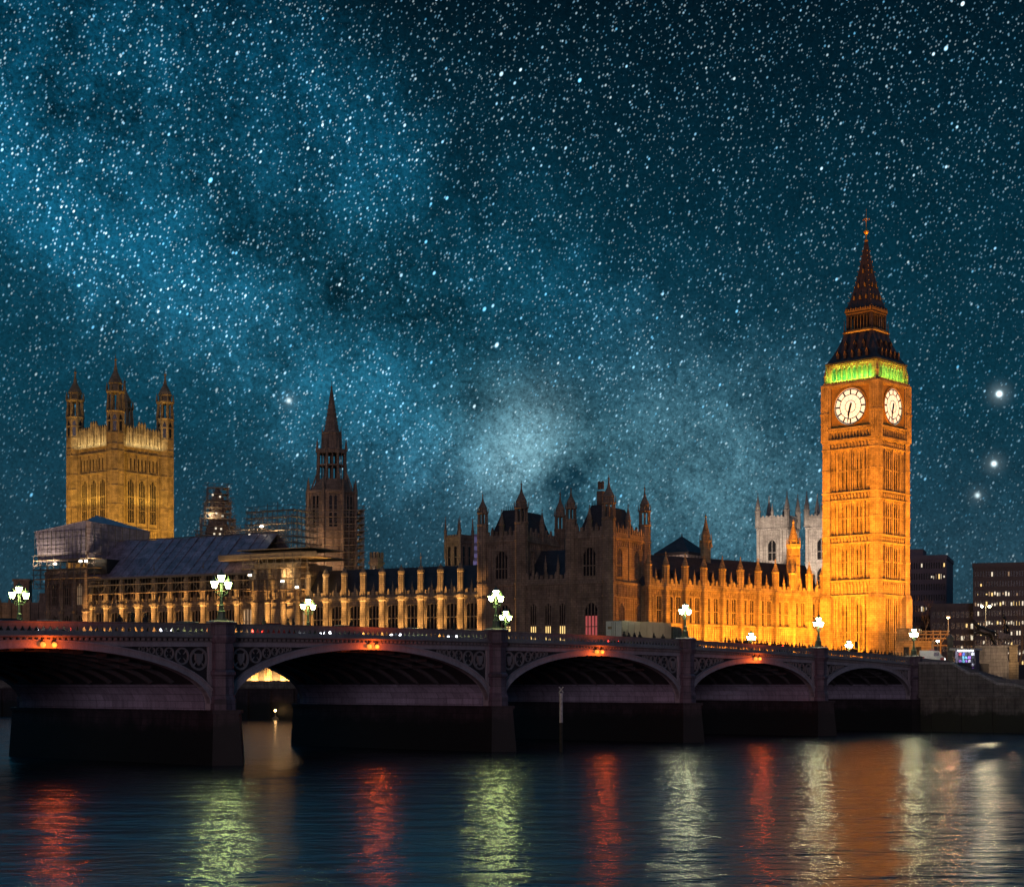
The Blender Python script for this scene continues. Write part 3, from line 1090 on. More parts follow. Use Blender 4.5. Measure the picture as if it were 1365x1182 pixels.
for fi in range(4):
    zc = 67.95
    g = MB()
    g.lathe(0, 0, [(3.62, 0), (3.62, .1)], 40)
    me = g.mesh('clock_dial', M['dial'])
    for v in me.vertices: v.co = Vector((v.co.x, v.co.z, v.co.y))
    me.flip_normals()
    v = FACES[fi] @ Vector((0, 6.52, zc))
    d = link('clock_dial', me, ct, v, FANG[fi])
    d.scale = (1.09, 1, 1.09)
    fr = MB()
    # square spandrel panel with round opening, ring and minute track
    ringo = [(3.62 * math.cos(a * PI / 24), 3.62 * math.sin(a * PI / 24)) for a in range(48)]
    for a in range(48):
        c2 = (a + 1) % 48

        def sqp(q):
            m_ = 4.3 / max(abs(q[0]), abs(q[1]))
            return (q[0] * m_, q[1] * m_)
        fr.ext([ringo[a], ringo[c2], sqp(ringo[c2]), sqp(ringo[a])], -.12, .16)
        fr.ext([ringo[a], ringo[c2], (ringo[c2][0] * 1.09, ringo[c2][1] * 1.09), (ringo[a][0] * 1.09, ringo[a][1] * 1.09)], .16, .34)
    fr.build('dial_frame', M['gilt'], d)
    mk = MB()
    for a in range(60):
        an = a * PI / 30
        r0, w_ = (3.22, .035) if a % 5 else (2.45, .15)
        c_, s_ = math.cos(an), math.sin(an)
        mk.ext([(r0 * c_ - w_ * s_, r0 * s_ + w_ * c_), (r0 * c_ + w_ * s_, r0 * s_ - w_ * c_), (3.4 * c_ + w_ * s_, 3.4 * s_ - w_ * c_), (3.4 * c_ - w_ * s_, 3.4 * s_ + w_ * c_)], .1, .14)
    for rr, w_ in ((3.46, .09), (2.42, .07), (1.2, .05)):
        for a in range(40):
            a0, a1 = a * PI / 20, (a + 1) * PI / 20
            mk.ext([((rr - w_) * math.cos(a0), (rr - w_) * math.sin(a0)), ((rr - w_) * math.cos(a1), (rr - w_) * math.sin(a1)), ((rr + w_) * math.cos(a1), (rr + w_) * math.sin(a1)), ((rr + w_) * math.cos(a0), (rr + w_) * math.sin(a0))], .1, .135)
    for a in range(12):
        an = (a + .5) * PI / 6
        mk.tube((1.2 * math.cos(an), .11, 1.2 * math.sin(an)), (2.5 * math.cos(an), .11, 2.5 * math.sin(an)), .02, .02, 4)
    mk.build('hour_marks', M['black'], d)
    # 6:32 ; seen from outside, x runs to the left in face space
    for ln, w_, an in ((3.25, .13, (32 / 60) * 2 * PI), (2.0, .22, (6 + 32 / 60) / 12 * 2 * PI)):
        sx_, cz_ = -math.sin(an), math.cos(an)
        h = MB()
        h.ext([(-sx_ * .7 - cz_ * w_, -cz_ * .7 + sx_ * w_), (-sx_ * .7 + cz_ * w_, -cz_ * .7 - sx_ * w_), (sx_ * ln * .8 + cz_ * w_, cz_ * ln * .8 - sx_ * w_), (sx_ * ln, cz_ * ln), (sx_ * ln * .8 - cz_ * w_, cz_ * ln * .8 + sx_ * w_)], .16, .22 if ln > 3 else .25)
        h.lathe(0, 0, [(.01, 0)] * 2, 3) if False else None
        h.build('clock_hand', M['black'], d)
# belfry, louvre arcade open to the lit chamber
b = MB()
for fm in FACES:
    b.xf = fm
    n = 8
    x0, x1 = -5.1, 5.1
    st = (x1 - x0) / n
    b.box(-6.2, 6.2, 5.2, 6.15, 73.0, 74.0)
    for k in range(n + 1):
        x = x0 + st * k
        b.box(x - .15, x + .15, 5.5, 6.15, 74.0, 76.6)
    for k in range(n):
        xa, xb = x0 + st * k, x0 + st * (k + 1)
        xm = (xa + xb) / 2
        b.ext([(xa, 77.2), (xa, 75.9), (xa + st * .22, 76.5), (xm, 77.0), (xm, 77.2)], 5.5, 6.1)
        b.ext([(xb, 77.2), (xm, 77.2), (xm, 77.0), (xb - st * .22, 76.5), (xb, 75.9)], 5.5, 6.1)
    b.box(-6.2, 6.2, 5.4, 6.25, 77.2, 77.6)
    for k in range(15):
        x = -5.6 + 11.2 * (k + .5) / 15
        b.box(x - .14, x + .14, 6.25, 6.42, 77.2, 77.75)
b.xf = None
for sx in (-1, 1):
    for sy in (-1, 1): b.cbox(sx * 5.65, sy * 5.65, .6, .6, 73, 77.6)
bel = b.build('belfry', M['stone'], ct)
b = MB()
b.cbox(0, 0, 4.4, 4.4, 73, 77.6)
b.build('bell_chamber', M['stone'], bel)
# lower roof, lantern, spire
b = MB()
b.sq(0, 0, [(6.5, 77.6), (6.5, 77.95), (6.3, 78.0), (5.55, 79.2), (4.85, 80.7), (4.2, 82.3), (3.72, 83.8), (3.55, 84.5)])
b.build('roof', M['castiron'], ct)
for fi in range(4):
    for zz, off, xs in ((78.7, 5.75, (-3.6, -1.8, 0, 1.8, 3.6)), (80.9, 4.7, (-2.2, 0, 2.2))):
        for x in xs:
            b = MB()
            b.ext([(-.32, 0), (.32, 0), (.32, .9), (0, 1.7), (-.32, .9)], -1.0, .25)
            b.tube((0, .1, 1.6), (0, .1, 2.15), .06, .02, 4)
            v = FACES[fi] @ Vector((x, off, zz))
            o = b.build('dormer', M['castiron'], ct)
            o.location, o.rotation_euler = v, (0, 0, FANG[fi])
            tr = MB()
            tr.ext([(-.36, .86), (-.30, .86), (0, 1.62), (.30, .86), (.36, .86), (0, 1.78)], .24, .32)
            tr.build('trim', M['gilt'], o)
b = MB()
for fm in FACES:
    b.xf = fm
    b.box(-3.6, 3.6, 3.2, 3.65, 84.5, 84.95)
    ribs(b, -2.75, 2.75, 7, 2.8, 3.05, 85, 88.7, .22)
    b.box(-3.1, 3.1, 2.7, 3.15, 88.7, 89.4)
    crenel(b, -3.3, 3.3, 3.15, 3.42, 89.3, .75, .6, True)
    crenel(b, -3.5, 3.5, 3.5, 3.65, 84.95, .4, .5)
b.xf = None
b.cbox(0, 0, 1.9, 1.9, 84.5, 89)
b.cbox(0, 0, 3.3, 3.3, 89.0, 89.6)
for sx in (-1, 1):
    for sy in (-1, 1):
        b.cbox(sx * 2.85, sy * 2.85, .3, .3, 84.5, 89.4)
        b.tube((sx * 3.45, sy * 3.45, 84.6), (sx * 3.45, sy * 3.45, 87.6), .16, .05, 5)
ln_ = b.build('lantern', M['castiron'], ct)
b = MB()
for fm in FACES:
    b.xf = fm
    b.box(-3.65, 3.65, 3.66, 3.72, 84.6, 84.9)
    b.box(-3.2, 3.2, 3.16, 3.22, 88.8, 89.2)
    for k in range(8): b.box(-2.75 + k * .786 - .05, -2.75 + k * .786 + .05, 3.06, 3.1, 85, 88.4)
    crenel(b, -3.3, 3.3, 3.43, 3.47, 89.3, .6, .6, True)
b.xf = None
b.build('gilt_trim', M['gilt'], ln_)
b = MB()
b.sq(0, 0, [(3.42, 89.6), (3.42, 89.9), (3.2, 90.0), (2.5, 92.2), (1.8, 95.2), (1.2, 98.4), (.72, 101.6), (.36, 104.4), (.24, 105.2)])
nf0 = len(b.f)
tr = b
for fm in FACES:
    tr.xf = fm
    for zz, off, xs in ((92.0, 2.62, (-1.5, 0, 1.5)), (94.8, 1.95, (-.8, .8)), (98.0, 1.32, (0,))):
        for x in xs:
            tr.ext([(x - .2, zz), (x + .2, zz), (x + .2, zz + .5), (x, zz + 1.0), (x - .2, zz + .5)], off - .5, off + .1)
for sx in (-1, 1):
    for sy in (-1, 1):
        for k in range(12):
            z = 90.4 + k * 1.15
            h = 3.2 - (z - 90) * .21 if z < 95 else 1.85 - (z - 95) * .158
            tr.sph((sx * (h + .02), sy * (h + .02), z), .13, 5, 4)
sp_ = b.build('spire', M['castiron'], ct)
sp_.data.materials.append(M['gilt'])
for p in sp_.data.polygons:
    if p.index >= nf0: p.material_index = 1
b = MB()
b.lathe(0, 0, [(.3, 105), (.42, 105.4), (.14, 105.7), (.12, 106.6), (.55, 107.1), (.62, 107.4), (.3, 107.8), (.10, 108.1), (.07, 110), (.05, 112.4)], 8)
for a in range(4):
    an = a * PI / 2
    b.tube((0, 0, 109.6), (.75 * math.cos(an), .75 * math.sin(an), 110.0), .05, .04, 4)
    b.sph((.78 * math.cos(an), .78 * math.sin(an), 110.05), .14, 6, 4)
b.sph((0, 0, 110.2), .24, 6, 5)
b.build('finial', M['gilt'], ct)
# floodlights of the tower
OR = (1.0, .315, .016)
OY = (1.0, .375, .024)
for fx, fy in ((0, -1), (1, 0)):
    for d, off, zt, pw, sz in ((15, -5, 38, 34000, 80), (15, 5, 38, 34000, 80), (22, 0, 52, 90000, 60), (40, 0, 61, 160000, 44)):
        ox, oy = -fy * off, fx * off
        spot('tower_floodlight', bbw(fx * (7 + d) + ox, fy * (7 + d) + oy, 12.5), bbw(fx * 6.5 + ox * .6, fy * 6.5 + oy * .6, zt), pw * (1.68 if fx == 0 else 1.85), OR, sz, .7, 1.0)
    spot('tower_floodlight', bbw(fx * 13, fy * 13, 12.0), bbw(fx * 6.5, fy * 6.5, 28), 3000, OY, 100, .8, .5)
spot('tower_floodlight', bbw(17, -17, 12.5), bbw(6.5, -6.5, 23), 15000, OR, 100, .8, .8)  # extra corner spot, added to fill a dark triangle at the base
GR = (.42, 1.0, .10)
for fx, fy in ((0, -1), (1, 0), (-1, 0), (0, 1)):
    strip('belfry_light', bbw(fx * 7.1, fy * 7.1, 73.75), bbw(fx * 5.9, fy * 5.9, 76.6), 950 if fx == 0 else 600, (.50, 1.0, .10), 10.5, .25, Vector((-fy * math.cos(ROT) - fx * math.sin(ROT), -fy * math.sin(ROT) + fx * math.cos(ROT), 0)))
    strip('belfry_inner_light', bbw(fx * 4.95, fy * 4.95, 74.1), bbw(fx * 4.9, fy * 4.9, 78), 560, (.06, 1.0, .20), 9.5, .5, Vector((-fy * math.cos(ROT) - fx * math.sin(ROT), -fy * math.sin(ROT) + fx * math.cos(ROT), 0)))
    strip('lantern_light', bbw(fx * 4.1, fy * 4.1, 84.7), bbw(fx * 3, fy * 3, 88), 40, (1, .45, .08), 6, .2, Vector((-fy * math.cos(ROT) - fx * math.sin(ROT), -fy * math.sin(ROT) + fx * math.cos(ROT), 0)))

# ================================================================ NORTH RANGE (orange wing)
nr = thing('palace_wing', 'low orange floodlit gothic wing left of the clock tower', 'building', (NE.x, NE.y, 0), NA)
NBAY = 10
bayw = NL / NBAY
b = MB()
b.box(0, NL, -12, -.35, 7, 27.2)
ww = 1.5
ops = [(bayw * (k + .5) + d, ww) for k in range(NBAY) for d in (-1.15, 1.15)]
row(b, 0, NL, 9, 12.2, -.35, 0, [])
row(b, 0, NL, 12.2, 15.7, -.35, 0, ops)
row(b, 0, NL, 15.7, 20.0, -.35, 0, [])
row(b, 0, NL, 20.0, 25.4, -.35, 0, ops)
row(b, 0, NL, 25.4, 27.2, -.35, 0, [])
for z, h, pr in ((12.0, .22, .28), (16.2, .25, .3), (19.5, .3, .32), (26.7, .5, .5), (27.2, .18, .4)):
    b.box(0, NL, 0, pr, z, z + h)
ribs(b, .4, NL - .4, NBAY * 8, 0, .13, 16.5, 19.4, .14)
ribs(b, .4, NL - .4, NBAY * 10, 0, .16, 25.55, 26.65, .12)
for k in range(NBAY):
    c = bayw * (k + .5)
    for x in (c - 2.25, c, c + 2.25):
        b.box(x - .10, x + .10, 0, .16, 12, 25.5)
    b.box(c - .08, c + .08, 0, .2, 12, 26)
crenel(b, 0, NL, .05, .4, 27.38, 1.1, 1.3, True)
b.build('wall', M['stone'], nr)
for k in range(NBAY):
    c = bayw * (k + .5)
    for d in (-1.15, 1.15):
        window(nr, c + d, -.02, 20.0, ww, 5.4, mull=1, trans=1, pointed=.45, depth=.34)
        window(nr, c + d, -.02, 12.2, ww, 3.5, mull=1, trans=0, pointed=.3, depth=.34)
for k in range(NBAY + 1):
    x = bayw * k
    if k == 0: x = .9
    if k == NBAY: x = NL - .6
    b = MB()
    b.cbox(x, .35, .52, .55, 9, 27)
    b.cbox(x, .35, .62, .66, 16.2, 16.5)
    b.cbox(x, .35, .62, .66, 19.5, 19.85)
    b.cbox(x, .4, .68, .7, 26.7, 27.3)
    for dx_ in (-.34, .34): b.box(x + dx_ - .05, x + dx_ + .05, .85, .98, 9.5, 26.5)
    pinnacle(b, x, .3, .72, 27.0, 31.6, 34.4)
    for a in range(8):
        an = a * PI / 4
        b.tube((x + .74 * math.cos(an + PI / 8), .3 + .74 * math.sin(an + PI / 8), 28), (x + .74 * math.cos(an + PI / 8), .3 + .74 * math.sin(an + PI / 8), 31.2), .07, .07, 4)
    b.build('buttress', M['stone'], nr)
    if k < NBAY:
        b = MB()
        pinnacle(b, bayw * (k + .5), .25, .28, 27.3, 29.3, 31.0, 6)
        b.build('pinnacle', M['stone'], nr)
b = MB()
pinnacle(b, 9.0, -1.2, 1.35, 26, 38.0, 43.5)
for a in range(8):
    an = PI / 8 + a * PI / 4
    b.tube((9 + 1.4 * math.cos(an), -1.2 + 1.4 * math.sin(an), 28), (9 + 1.4 * math.cos(an), -1.2 + 1.4 * math.sin(an), 37.4), .13, .13, 4)
    b.tube((9 + 1.5 * math.cos(an), -1.2 + 1.5 * math.sin(an), 37.8), (9 + 1.5 * math.cos(an), -1.2 + 1.5 * math.sin(an), 39.6), .16, .02, 4)
for z in (30.5, 33, 35): b.lathe(9, -1.2, [(1.5, z), (1.5, z + .25)], 8)
b.build('stair_turret', M['stone'], nr)
b = MB()
pinnacle(b, 31.5, -6.0, 1.15, 30, 38.0, 43.6)
for a in range(8):
    an = PI / 8 + a * PI / 4
    b.tube((31.5 + 1.3 * math.cos(an), -6 + 1.3 * math.sin(an), 36.5), (31.5 + 1.3 * math.cos(an), -6 + 1.3 * math.sin(an), 39.6), .18, .02, 4)
b.build('fleche', M['stone'], nr)
b = MB()
b.exty([(-.8, 27.2), (-11.5, 27.2), (-6.6, 34.1), (-5.6, 34.1)], 0, NL)
for k in range(int(NL / 1.0)): b.tube((k + .5, -6.1, 34.1), (k + .5, -6.1, 34.6), .06, .02, 4)
b.build('roof', M['slate'], nr)
for k in range(14):
    x = 2 + k * 3.9
    o = MB().box(x - .3, x + .3, -2.9, -2.0, 29.2, 30.2).ext([(x - .4, 30.2), (x + .4, 30.2), (x, 30.9)], -3.2, -1.95).build('dormer', M['slate'], nr)
# floods for the wing
nd3 = Vector((NV.x, NV.y, 0))
for k in range(10):
    l = 2.7 + k * 5.4
    spot('wing_floodlight', nw(l, 5.0, 11.4), nw(l, 0, 19), 500 if k < 2 or k > 8 else 1700, OY, 120, .9, .4)
strip('wing_floodlight', nw(NL / 2 - 2.5, 11, 11.6), nw(NL / 2 - 2.5, 0, 22), 35000, OR, NL - 6, .6, nd3)

# ================================================================ RIVER PAVILION (dark, two turreted towers)
pv = thing('palace_pavilion', 'dark unlit gothic palace pavilion with two turreted square towers', 'building', (K0.x, K0.y, 0), RA)
SD = 'stone_dark'
PL, PD = 28.9, 17.3
b = MB()
b.box(0, PL, -PD, -.35, 7, 27.6)
lw = [(3.9, 2.9), (10.2, 1.5), (13.4, 1.5), (16.7, 1.5), (23.2, 2.9)]
row(b, 0, PL, 7, 15.6, -.35, 0, [])
row(b, 0, PL, 15.6, 23.4, -.35, 0, lw)
row(b, 0, PL, 23.4, 27.6, -.35, 0, [])
for z, h, pr in ((14.6, .3, .3), (24.4, .3, .3), (27.1, .5, .5)):
    b.box(-.3, PL, -PD, pr, z, z + h)
    b.box(-pr, 0, -PD, pr, z, z + h)
ribs(b, 1, PL - 1, 38, 0, .14, 24.7, 27.1, .14)
for k in range(29): b.box(k - .05, k + .05, 0, .13, 8, 24.4) if not any(abs(k - c) < w / 2 + .1 for c, w in lw) else None
crenel(b, 8.8, 19.6, -.2, .3, 27.6, 1.4, 1.1, True)
# side (bridge-facing) wall skin with its openings
b.xf = Matrix.Rotation(PI / 2, 4, 'Z') @ Matrix.Translation((-PD, 0, 0))    # face space: x along depth, +y outward on the short end
b.xf = Matrix(((0, -1, 0, 0), (1, 0, 0, -PD), (0, 0, 1, 0), (0, 0, 0, 1)))
sw = [(4.4, 2.2), (12.4, 2.2)]
row(b, 0, PD, 7, 15.6, 0, .35, [])
row(b, 0, PD, 15.6, 23.4, 0, .35, sw)
row(b, 0, PD, 23.4, 27.6, 0, .35, [])
ribs(b, .8, PD - .8, 22, .35, .48, 24.7, 27.1, .14)
for k in range(1, 17):
    if not any(abs(k - c) < w / 2 + .1 for c, w in sw): b.box(k - .05, k + .05, .35, .46, 8, 24.4)
b.xf = None
b.build('wall', M[SD], pv)
o = window(pv, 3.9, -.02, 15.6, 2.9, 7.8, 'glass', 3, 1, stone=SD, label='tall window glowing red in its lower part')
MB().box(-1.3, 1.3, -.25, -.2, .1, 5.2).build('lit_pane', M['win_red'], o)
for x in (10.2, 13.4, 16.7):
    o = window(pv, x, -.02, 15.6, 1.5, 7.8, 'glass', 2, 1, stone=SD, label='narrow window lit yellow in its lower half')
    MB().box(-.62, .62, -.25, -.2, .1, 3.3).build('lit_pane', M['win_yellow'], o)
o = window(pv, 23.2, -.02, 15.6, 2.9, 7.8, 'glass', 3, 1, stone=SD, label='window partly lit yellow')
MB().box(-1.3, .1, -.25, -.2, .1, 3.4).build('lit_pane', M['win_yellow'], o)
for x, w in sw:
    window(pv, -.37, x - PD, 15.6, w, 7.8, 'glass', 2, 1, rz=PI / 2, stone=SD)
for x0, x1 in ((0, 8.6), (19.3, 28.6)):
    tw = MB()
    xm = (x0 + x1) / 2
    tw.box(x0 + .35, x1, -PD + .4, -.35, 27.6, 37.4)
    tw.box(x0 + .36, x1 - .02, -PD + .2, -.34, 26.9, 27.61)
    row(tw, x0 + .35, x1, 27.6, 28.6, -.35, -.02, [])
    row(tw, x0 + .35, x1, 28.6, 34.2, -.35, -.02, [(xm, 2.9)])
    row(tw, x0 + .35, x1, 34.2, 37.4, -.35, -.02, [])
    tw.box(x0, x1, -.4, .35, 35.9, 36.4)
    ribs(tw, x0 + 1, x1 - 1, 9, -.02, .1, 34.6, 35.9, .12)
    for xx in (x0 + 1.5, x0 + 2.3, x1 - 2.3, x1 - 1.5): tw.box(xx - .06, xx + .06, -.02, .12, 27.8, 35.8)
    crenel(tw, x0, x1, -.3, .2, 36.4, 1.7, 1.05, True)
    tw.xf = Matrix(((0, -1, 0, x0 + .35), (1, 0, 0, -PD), (0, 0, 1, 0), (0, 0, 0, 1)))
    row(tw, .4, PD - .35, 27.6, 28.6, 0, .33, [])
    row(tw, .4, PD - .35, 28.6, 34.2, 0, .33, sw)
    row(tw, .4, PD - .35, 34.2, 37.4, 0, .33, [])
    tw.box(0, PD, 0, .7, 35.9, 36.4)
    ribs(tw, 1, PD - 1, 17, .33, .45, 34.6, 35.9, .12)
    for xx in (1.4, 8.4, 15.9): tw.box(xx - .08, xx + .08, .33, .48, 27.8, 35.8)
    crenel(tw, 0, PD, .2, .6, 36.4, 1.7, 1.05, True)
    tw.xf = None
    # mid-face gabled pinnacles
    pinnacle(tw, xm, -.1, .55, 36.4, 39.6, 42.6)
    pinnacle(tw, x0, -PD / 2, .55, 36.4, 40.0, 43.2)
    tt = tw.build('tower', M[SD], pv)
    window(tt, xm, -.04, 28.6, 2.9, 5.6, 'glass', 3, 1, stone=SD)
    for x, w in sw: window(tt, x0 + .0, x - PD, 28.6, w, 5.6, 'glass', 2, 1, rz=PI / 2, stone=SD)
    for tx, ty, r, zt in ((x0 + .2, -.2, 1.3, 48.2), (x1 - .2, -.2, 1.05, 46.4), (x0 + .2, -PD + .2, 1.15, 48.0), (x1 - .2, -PD + .2, 1.05, 46)):
        b = MB()
        turret(b, tx, ty, r, 7 if ty > -1 or tx < 1 else 27, 39.8, zt)
        for z in (14.6, 24.4, 27.3, 36): b.lathe(tx, ty, [(r * 1.14, z), (r * 1.14, z + .35)], 8)
        for a in range(8):
            an = PI / 8 + a * PI / 4
            b.tube((tx + r * math.cos(an), ty + r * math.sin(an), 8), (tx + r * math.cos(an), ty + r * math.sin(an), 39.6), .09, .09, 4)
        b.build('turret', M[SD], tt)
    b = MB()
    b.loft([[(x0 + 1.2 + i_, -1.2 - i_, z), (x1 - 1.2 - i_, -1.2 - i_, z), (x1 - 1.2 - i_, -PD + 1.2 + i_, z), (x0 + 1.2 + i_, -PD + 1.2 + i_, z)][::-1] for z, i_ in ((36.6, 0), (42.4, 1.9), (42.7, 2.0))])
    for k in range(6):
        b.tube((x0 + 3.4 + k * (x1 - x0 - 6.8) / 5, -3.3, 42.6), (x0 + 3.4 + k * (x1 - x0 - 6.8) / 5, -3.3, 43.5), .07, .02, 4)
    b.build('roof', M['slate'], tt)
b = MB()
b.cbox(4.3, -5.2, .62, .6, 38, 45.6)
for d in (-.35, .35): b.lathe(4.3 + d, -5.2, [(.32, 46), (.32, 47.2), (.38, 47.3), (.2, 47.6)], 8)
b.build('chimney', M[SD], pv)
b = MB()
b.exty([(-1.5, 27.6), (-PD, 27.6), (-PD / 2 - .6, 34.6), (-PD / 2 + .2, 34.6)], 8.5, 19.4)
b.build('roof', M['slate'], pv)
for x in (11.2, 14.0, 16.8):
    b = MB()
    pinnacle(b, x, -.1, .3, 27.6, 30.6, 33.0, 6)
    b.build('pinnacle', M[SD], pv)
# warm light grazing the bridge-facing end, from the wing's floods
spot('pavilion_floodlight', nw(NL - 3, 9, 12), (rw(0, -PD + 1.5)[0], rw(0, -PD + 1.5)[1], 29), 1200, OY, 60, .9, .5)

# ================================================================ RIVER RANGE (long lit front)
RB0, RB1, NRB = 28.9, 134.0, 22
rr_ = thing('palace_river_front', 'long river front lit along tall pale buttresses behind the bridge', 'building', (K0.x, K0.y, 0), RA)
bw_ = (RB1 - RB0) / NRB
b = MB()
b.box(RB0, RB1, -13, -1.15, 7, 25.4)
ops = [(RB0 + bw_ * (k + .5), 2.7) for k in range(NRB)]
y0, y1 = -1.15, -.75
row(b, RB0, RB1, 7, 11.2, y0, y1, [])
row(b, RB0, RB1, 11.2, 16.0, y0, y1, ops)
row(b, RB0, RB1, 16.0, 18.8, y0, y1, [])
row(b, RB0, RB1, 18.8, 24.0, y0, y1, ops)
row(b, RB0, RB1, 24.0, 25.4, y0, y1, [])
for z, h, pr in ((10.6, .25, .25), (16.6, .25, .22), (18.2, .25, .25), (25.2, .45, .45)): b.box(RB0, RB1, y1, y1 + pr, z, z + h)
ribs(b, RB0, RB1, NRB * 8, y1, y1 + .12, 16.85, 18.2, .12)
ribs(b, RB0, RB1, NRB * 8, y1, y1 + .12, 24.2, 25.2, .12)
for k in range(NRB):
    c = RB0 + bw_ * (k + .5)
    for d in (-1.6, 1.6): b.box(c + d - .1, c + d + .1, y1, y1 + .16, 8, 25.2)
crenel(b, RB0, RB1, -.95, -.55, 25.65, 1.3, 1.0, True)
b.build('wall', M['stone_river'], rr_)
for k in range(NRB):
    c = RB0 + bw_ * (k + .5)
    window(rr_, c, y1 - .02, 18.8, 2.7, 5.2, 'glass' if k not in (9, 12) else 'win_dim', 2, 1, stone='stone_river', pointed=.3, depth=.36)
    window(rr_, c, y1 - .02, 11.2, 2.7, 4.8, 'glass', 2, 1, stone='stone_river', pointed=.3, depth=.36)
for k in range(NRB + 1):
    x = RB0 + bw_ * k
    b = MB()
    b.lathe(x, -.3, [(.84, 7), (.84, 10.5), (.72, 10.8), (.72, 18.0), (.82, 18.2), (.82, 18.5), (.68, 18.7), (.68, 24.8), (.84, 25.1), (.84, 25.8), (.58, 26.1), (.58, 30.3), (.74, 30.5), (.76, 31.0), (.54, 31.2), (.45, 31.7), (.14, 32.0), (.05, 32.3 if k % 3 else 34.6)], 8)
    for a in range(8):
        an = PI / 8 + a * PI / 4
        b.tube((x + .60 * math.cos(an), -.3 + .60 * math.sin(an), 26.1), (x + .60 * math.cos(an), -.3 + .60 * math.sin(an), 30.3), .07, .07, 4)
    if k % 3 == 0:
        b.box(x - .3, x + .3, -.35, -.25, 33.6, 33.75)
    b.build('buttress', M['stone_river'], rr_)
    if k < NRB:
        b = MB()
        pinnacle(b, x + bw_ / 2, -.7, .22, 25.8, 27.6, 29.0, 6)
        b.build('pinnacle', M['stone_river'], rr_)
b = MB()
b.exty([(-1.8, 25.4), (-12.8, 25.4), (-7.6, 32.2), (-7.0, 32.2)], RB0, RB1)
for k in range(100): b.tube((RB0 + 1 + k * 1.04, -7.3, 32.2), (RB0 + 1 + k * 1.04, -7.3, 32.7), .06, .02, 4)
b.build('roof', M['slate'], rr_)
CRV = (1.0, .52, .16)
rv3 = Vector((RV.x, RV.y, 0))
for l0, l1, pw in ((RB0, 62, 1.25), (62, 98, 1.0), (98, RB1, .9)):
    lm = (l0 + l1) / 2
    strip('terrace_floodlight', rw(lm, 1.6, 7.8), rw(lm, -.2, 13), (7800 if l0 < 62 else 9000) * pw * (l1 - l0) / 35, CRV, l1 - l0, .5, rv3)
for k in range(NRB + 1):
    x = RB0 + bw_ * k
    spot('buttress_floodlight', rw(x, 7.0, 7.8), rw(x, -.2, 27.2), 92000, CRV, 12, 1.0, .15)
    spot('buttress_floodlight', rw(x, 6.0, 7.8), rw(x, -.2, 19.5), 50000, CRV, 14, 1.0, .15)
# low building left of the river front and further lit front base, seen through the open arch

# ================================================================ VICTORIA TOWER
va = R(37.5)
vx, vy = place(153, 530)
VL = 12.0
vcx, vcy = vx + VL * (-math.cos(va) + math.sin(va)), vy + VL * (math.sin(va) + math.cos(va))
VROT = -va
vt = thing('square_tower', 'massive square gothic tower with four corner turrets, lit dull gold', 'tower', (vcx, vcy, 0), VROT)


def vw(x, y, z):
    c, s_ = math.cos(VROT), math.sin(VROT)
    return (vcx + x * c - y * s_, vcy + x * s_ + y * c, z)


b = MB()
b.cbox(0, 0, 10.6, 10.6, 8, 84.5)
WZ0, WZ1 = 60.0, 74.0
tops3 = [(-4.6, 2.7), (0, 2.7), (4.6, 2.7)]
for fm in FACES:
    b.xf = fm
    row(b, -10.6, 10.6, 40, 46, 10.6, 11.0, [])
    row(b, -10.6, 10.6, 46, 52, 10.6, 11.0, [(x, 1.1) for x in (-5.8, -4, -1.4, 1.4, 4, 5.8)])
    row(b, -10.6, 10.6, 52, WZ0, 10.6, 11.0, [])
    row(b, -10.6, 10.6, WZ0, WZ1, 10.6, 11.0, tops3)
    row(b, -10.6, 10.6, WZ1, 77, 10.6, 11.0, [])
    row(b, -10.6, 10.6, 77, 81, 10.6, 11.0, [(-7 + 14 * (k + .5) / 9, .8) for k in range(9)])
    row(b, -10.6, 10.6, 81, 84.5, 10.6, 11.0, [])
    for z, h, pr in ((53, .5, .4), (58, .5, .4), (75.8, .5, .4), (82.2, .5, .5), (84.1, .6, .7)): b.box(-9, 9, 11.0, 11.0 + pr, z, z + h)
    for x in (-7.3, -6.6, -2.3, 2.3, 6.6, 7.3): b.box(x - .18, x + .18, 11.0, 11.35, 40, 84)
    ribs(b, -7, 7, 20, 11.0, 11.2, 82.7, 84.1, .2)
    ribs(b, -7, 7, 16, 11.0, 11.2, 53.6, 57.8, .2)
    # tall pierced parapet, gabled middle
    b.box(-8.6, 8.6, 10.5, 11.1, 84.7, 86.0)
    n = 13
    for k in range(n):
        x = -7.6 + 15.2 * (k + .5) / n
        h = 90.4 + (1.6 if abs(x) < 2 else 0)
        b.box(x - .42, x + .42, 10.5, 11.05, 86.0, h)
        b.ext([(x - .5, h), (x + .5, h), (x, h + 1.2)], 10.5, 11.05)
        if k % 3 == 0: b.lathe(x, 11.2, [(.45, 84.7), (.45, 88.5), (.05, 91)], 6)
    b.box(-8.2, 8.2, 10.6, 10.95, 88.6, 89.3)
b.xf = None
b.build('shaft', M['stone'], vt)
for fi in range(4):
    for x, w in tops3:
        v = FACES[fi] @ Vector((x, 10.98, WZ0))
        window(vt, v.x, v.y, v.z, w, WZ1 - WZ0, 'glass', 2, 2, rz=FANG[fi], depth=.4)
    for k in range(9):
        v = FACES[fi] @ Vector((-7 + 14 * (k + .5) / 9, 10.98, 77))
        window(vt, v.x, v.y, v.z, .8, 4, 'glass', 0, 0, rz=FANG[fi], depth=.4, hood=False)
    for x in (-5.8, -4, -1.4, 1.4, 4, 5.8):
        v = FACES[fi] @ Vector((x, 10.98, 46))
        window(vt, v.x, v.y, v.z, 1.1, 6, 'glass', 0, 1, rz=FANG[fi], depth=.4, hood=False)
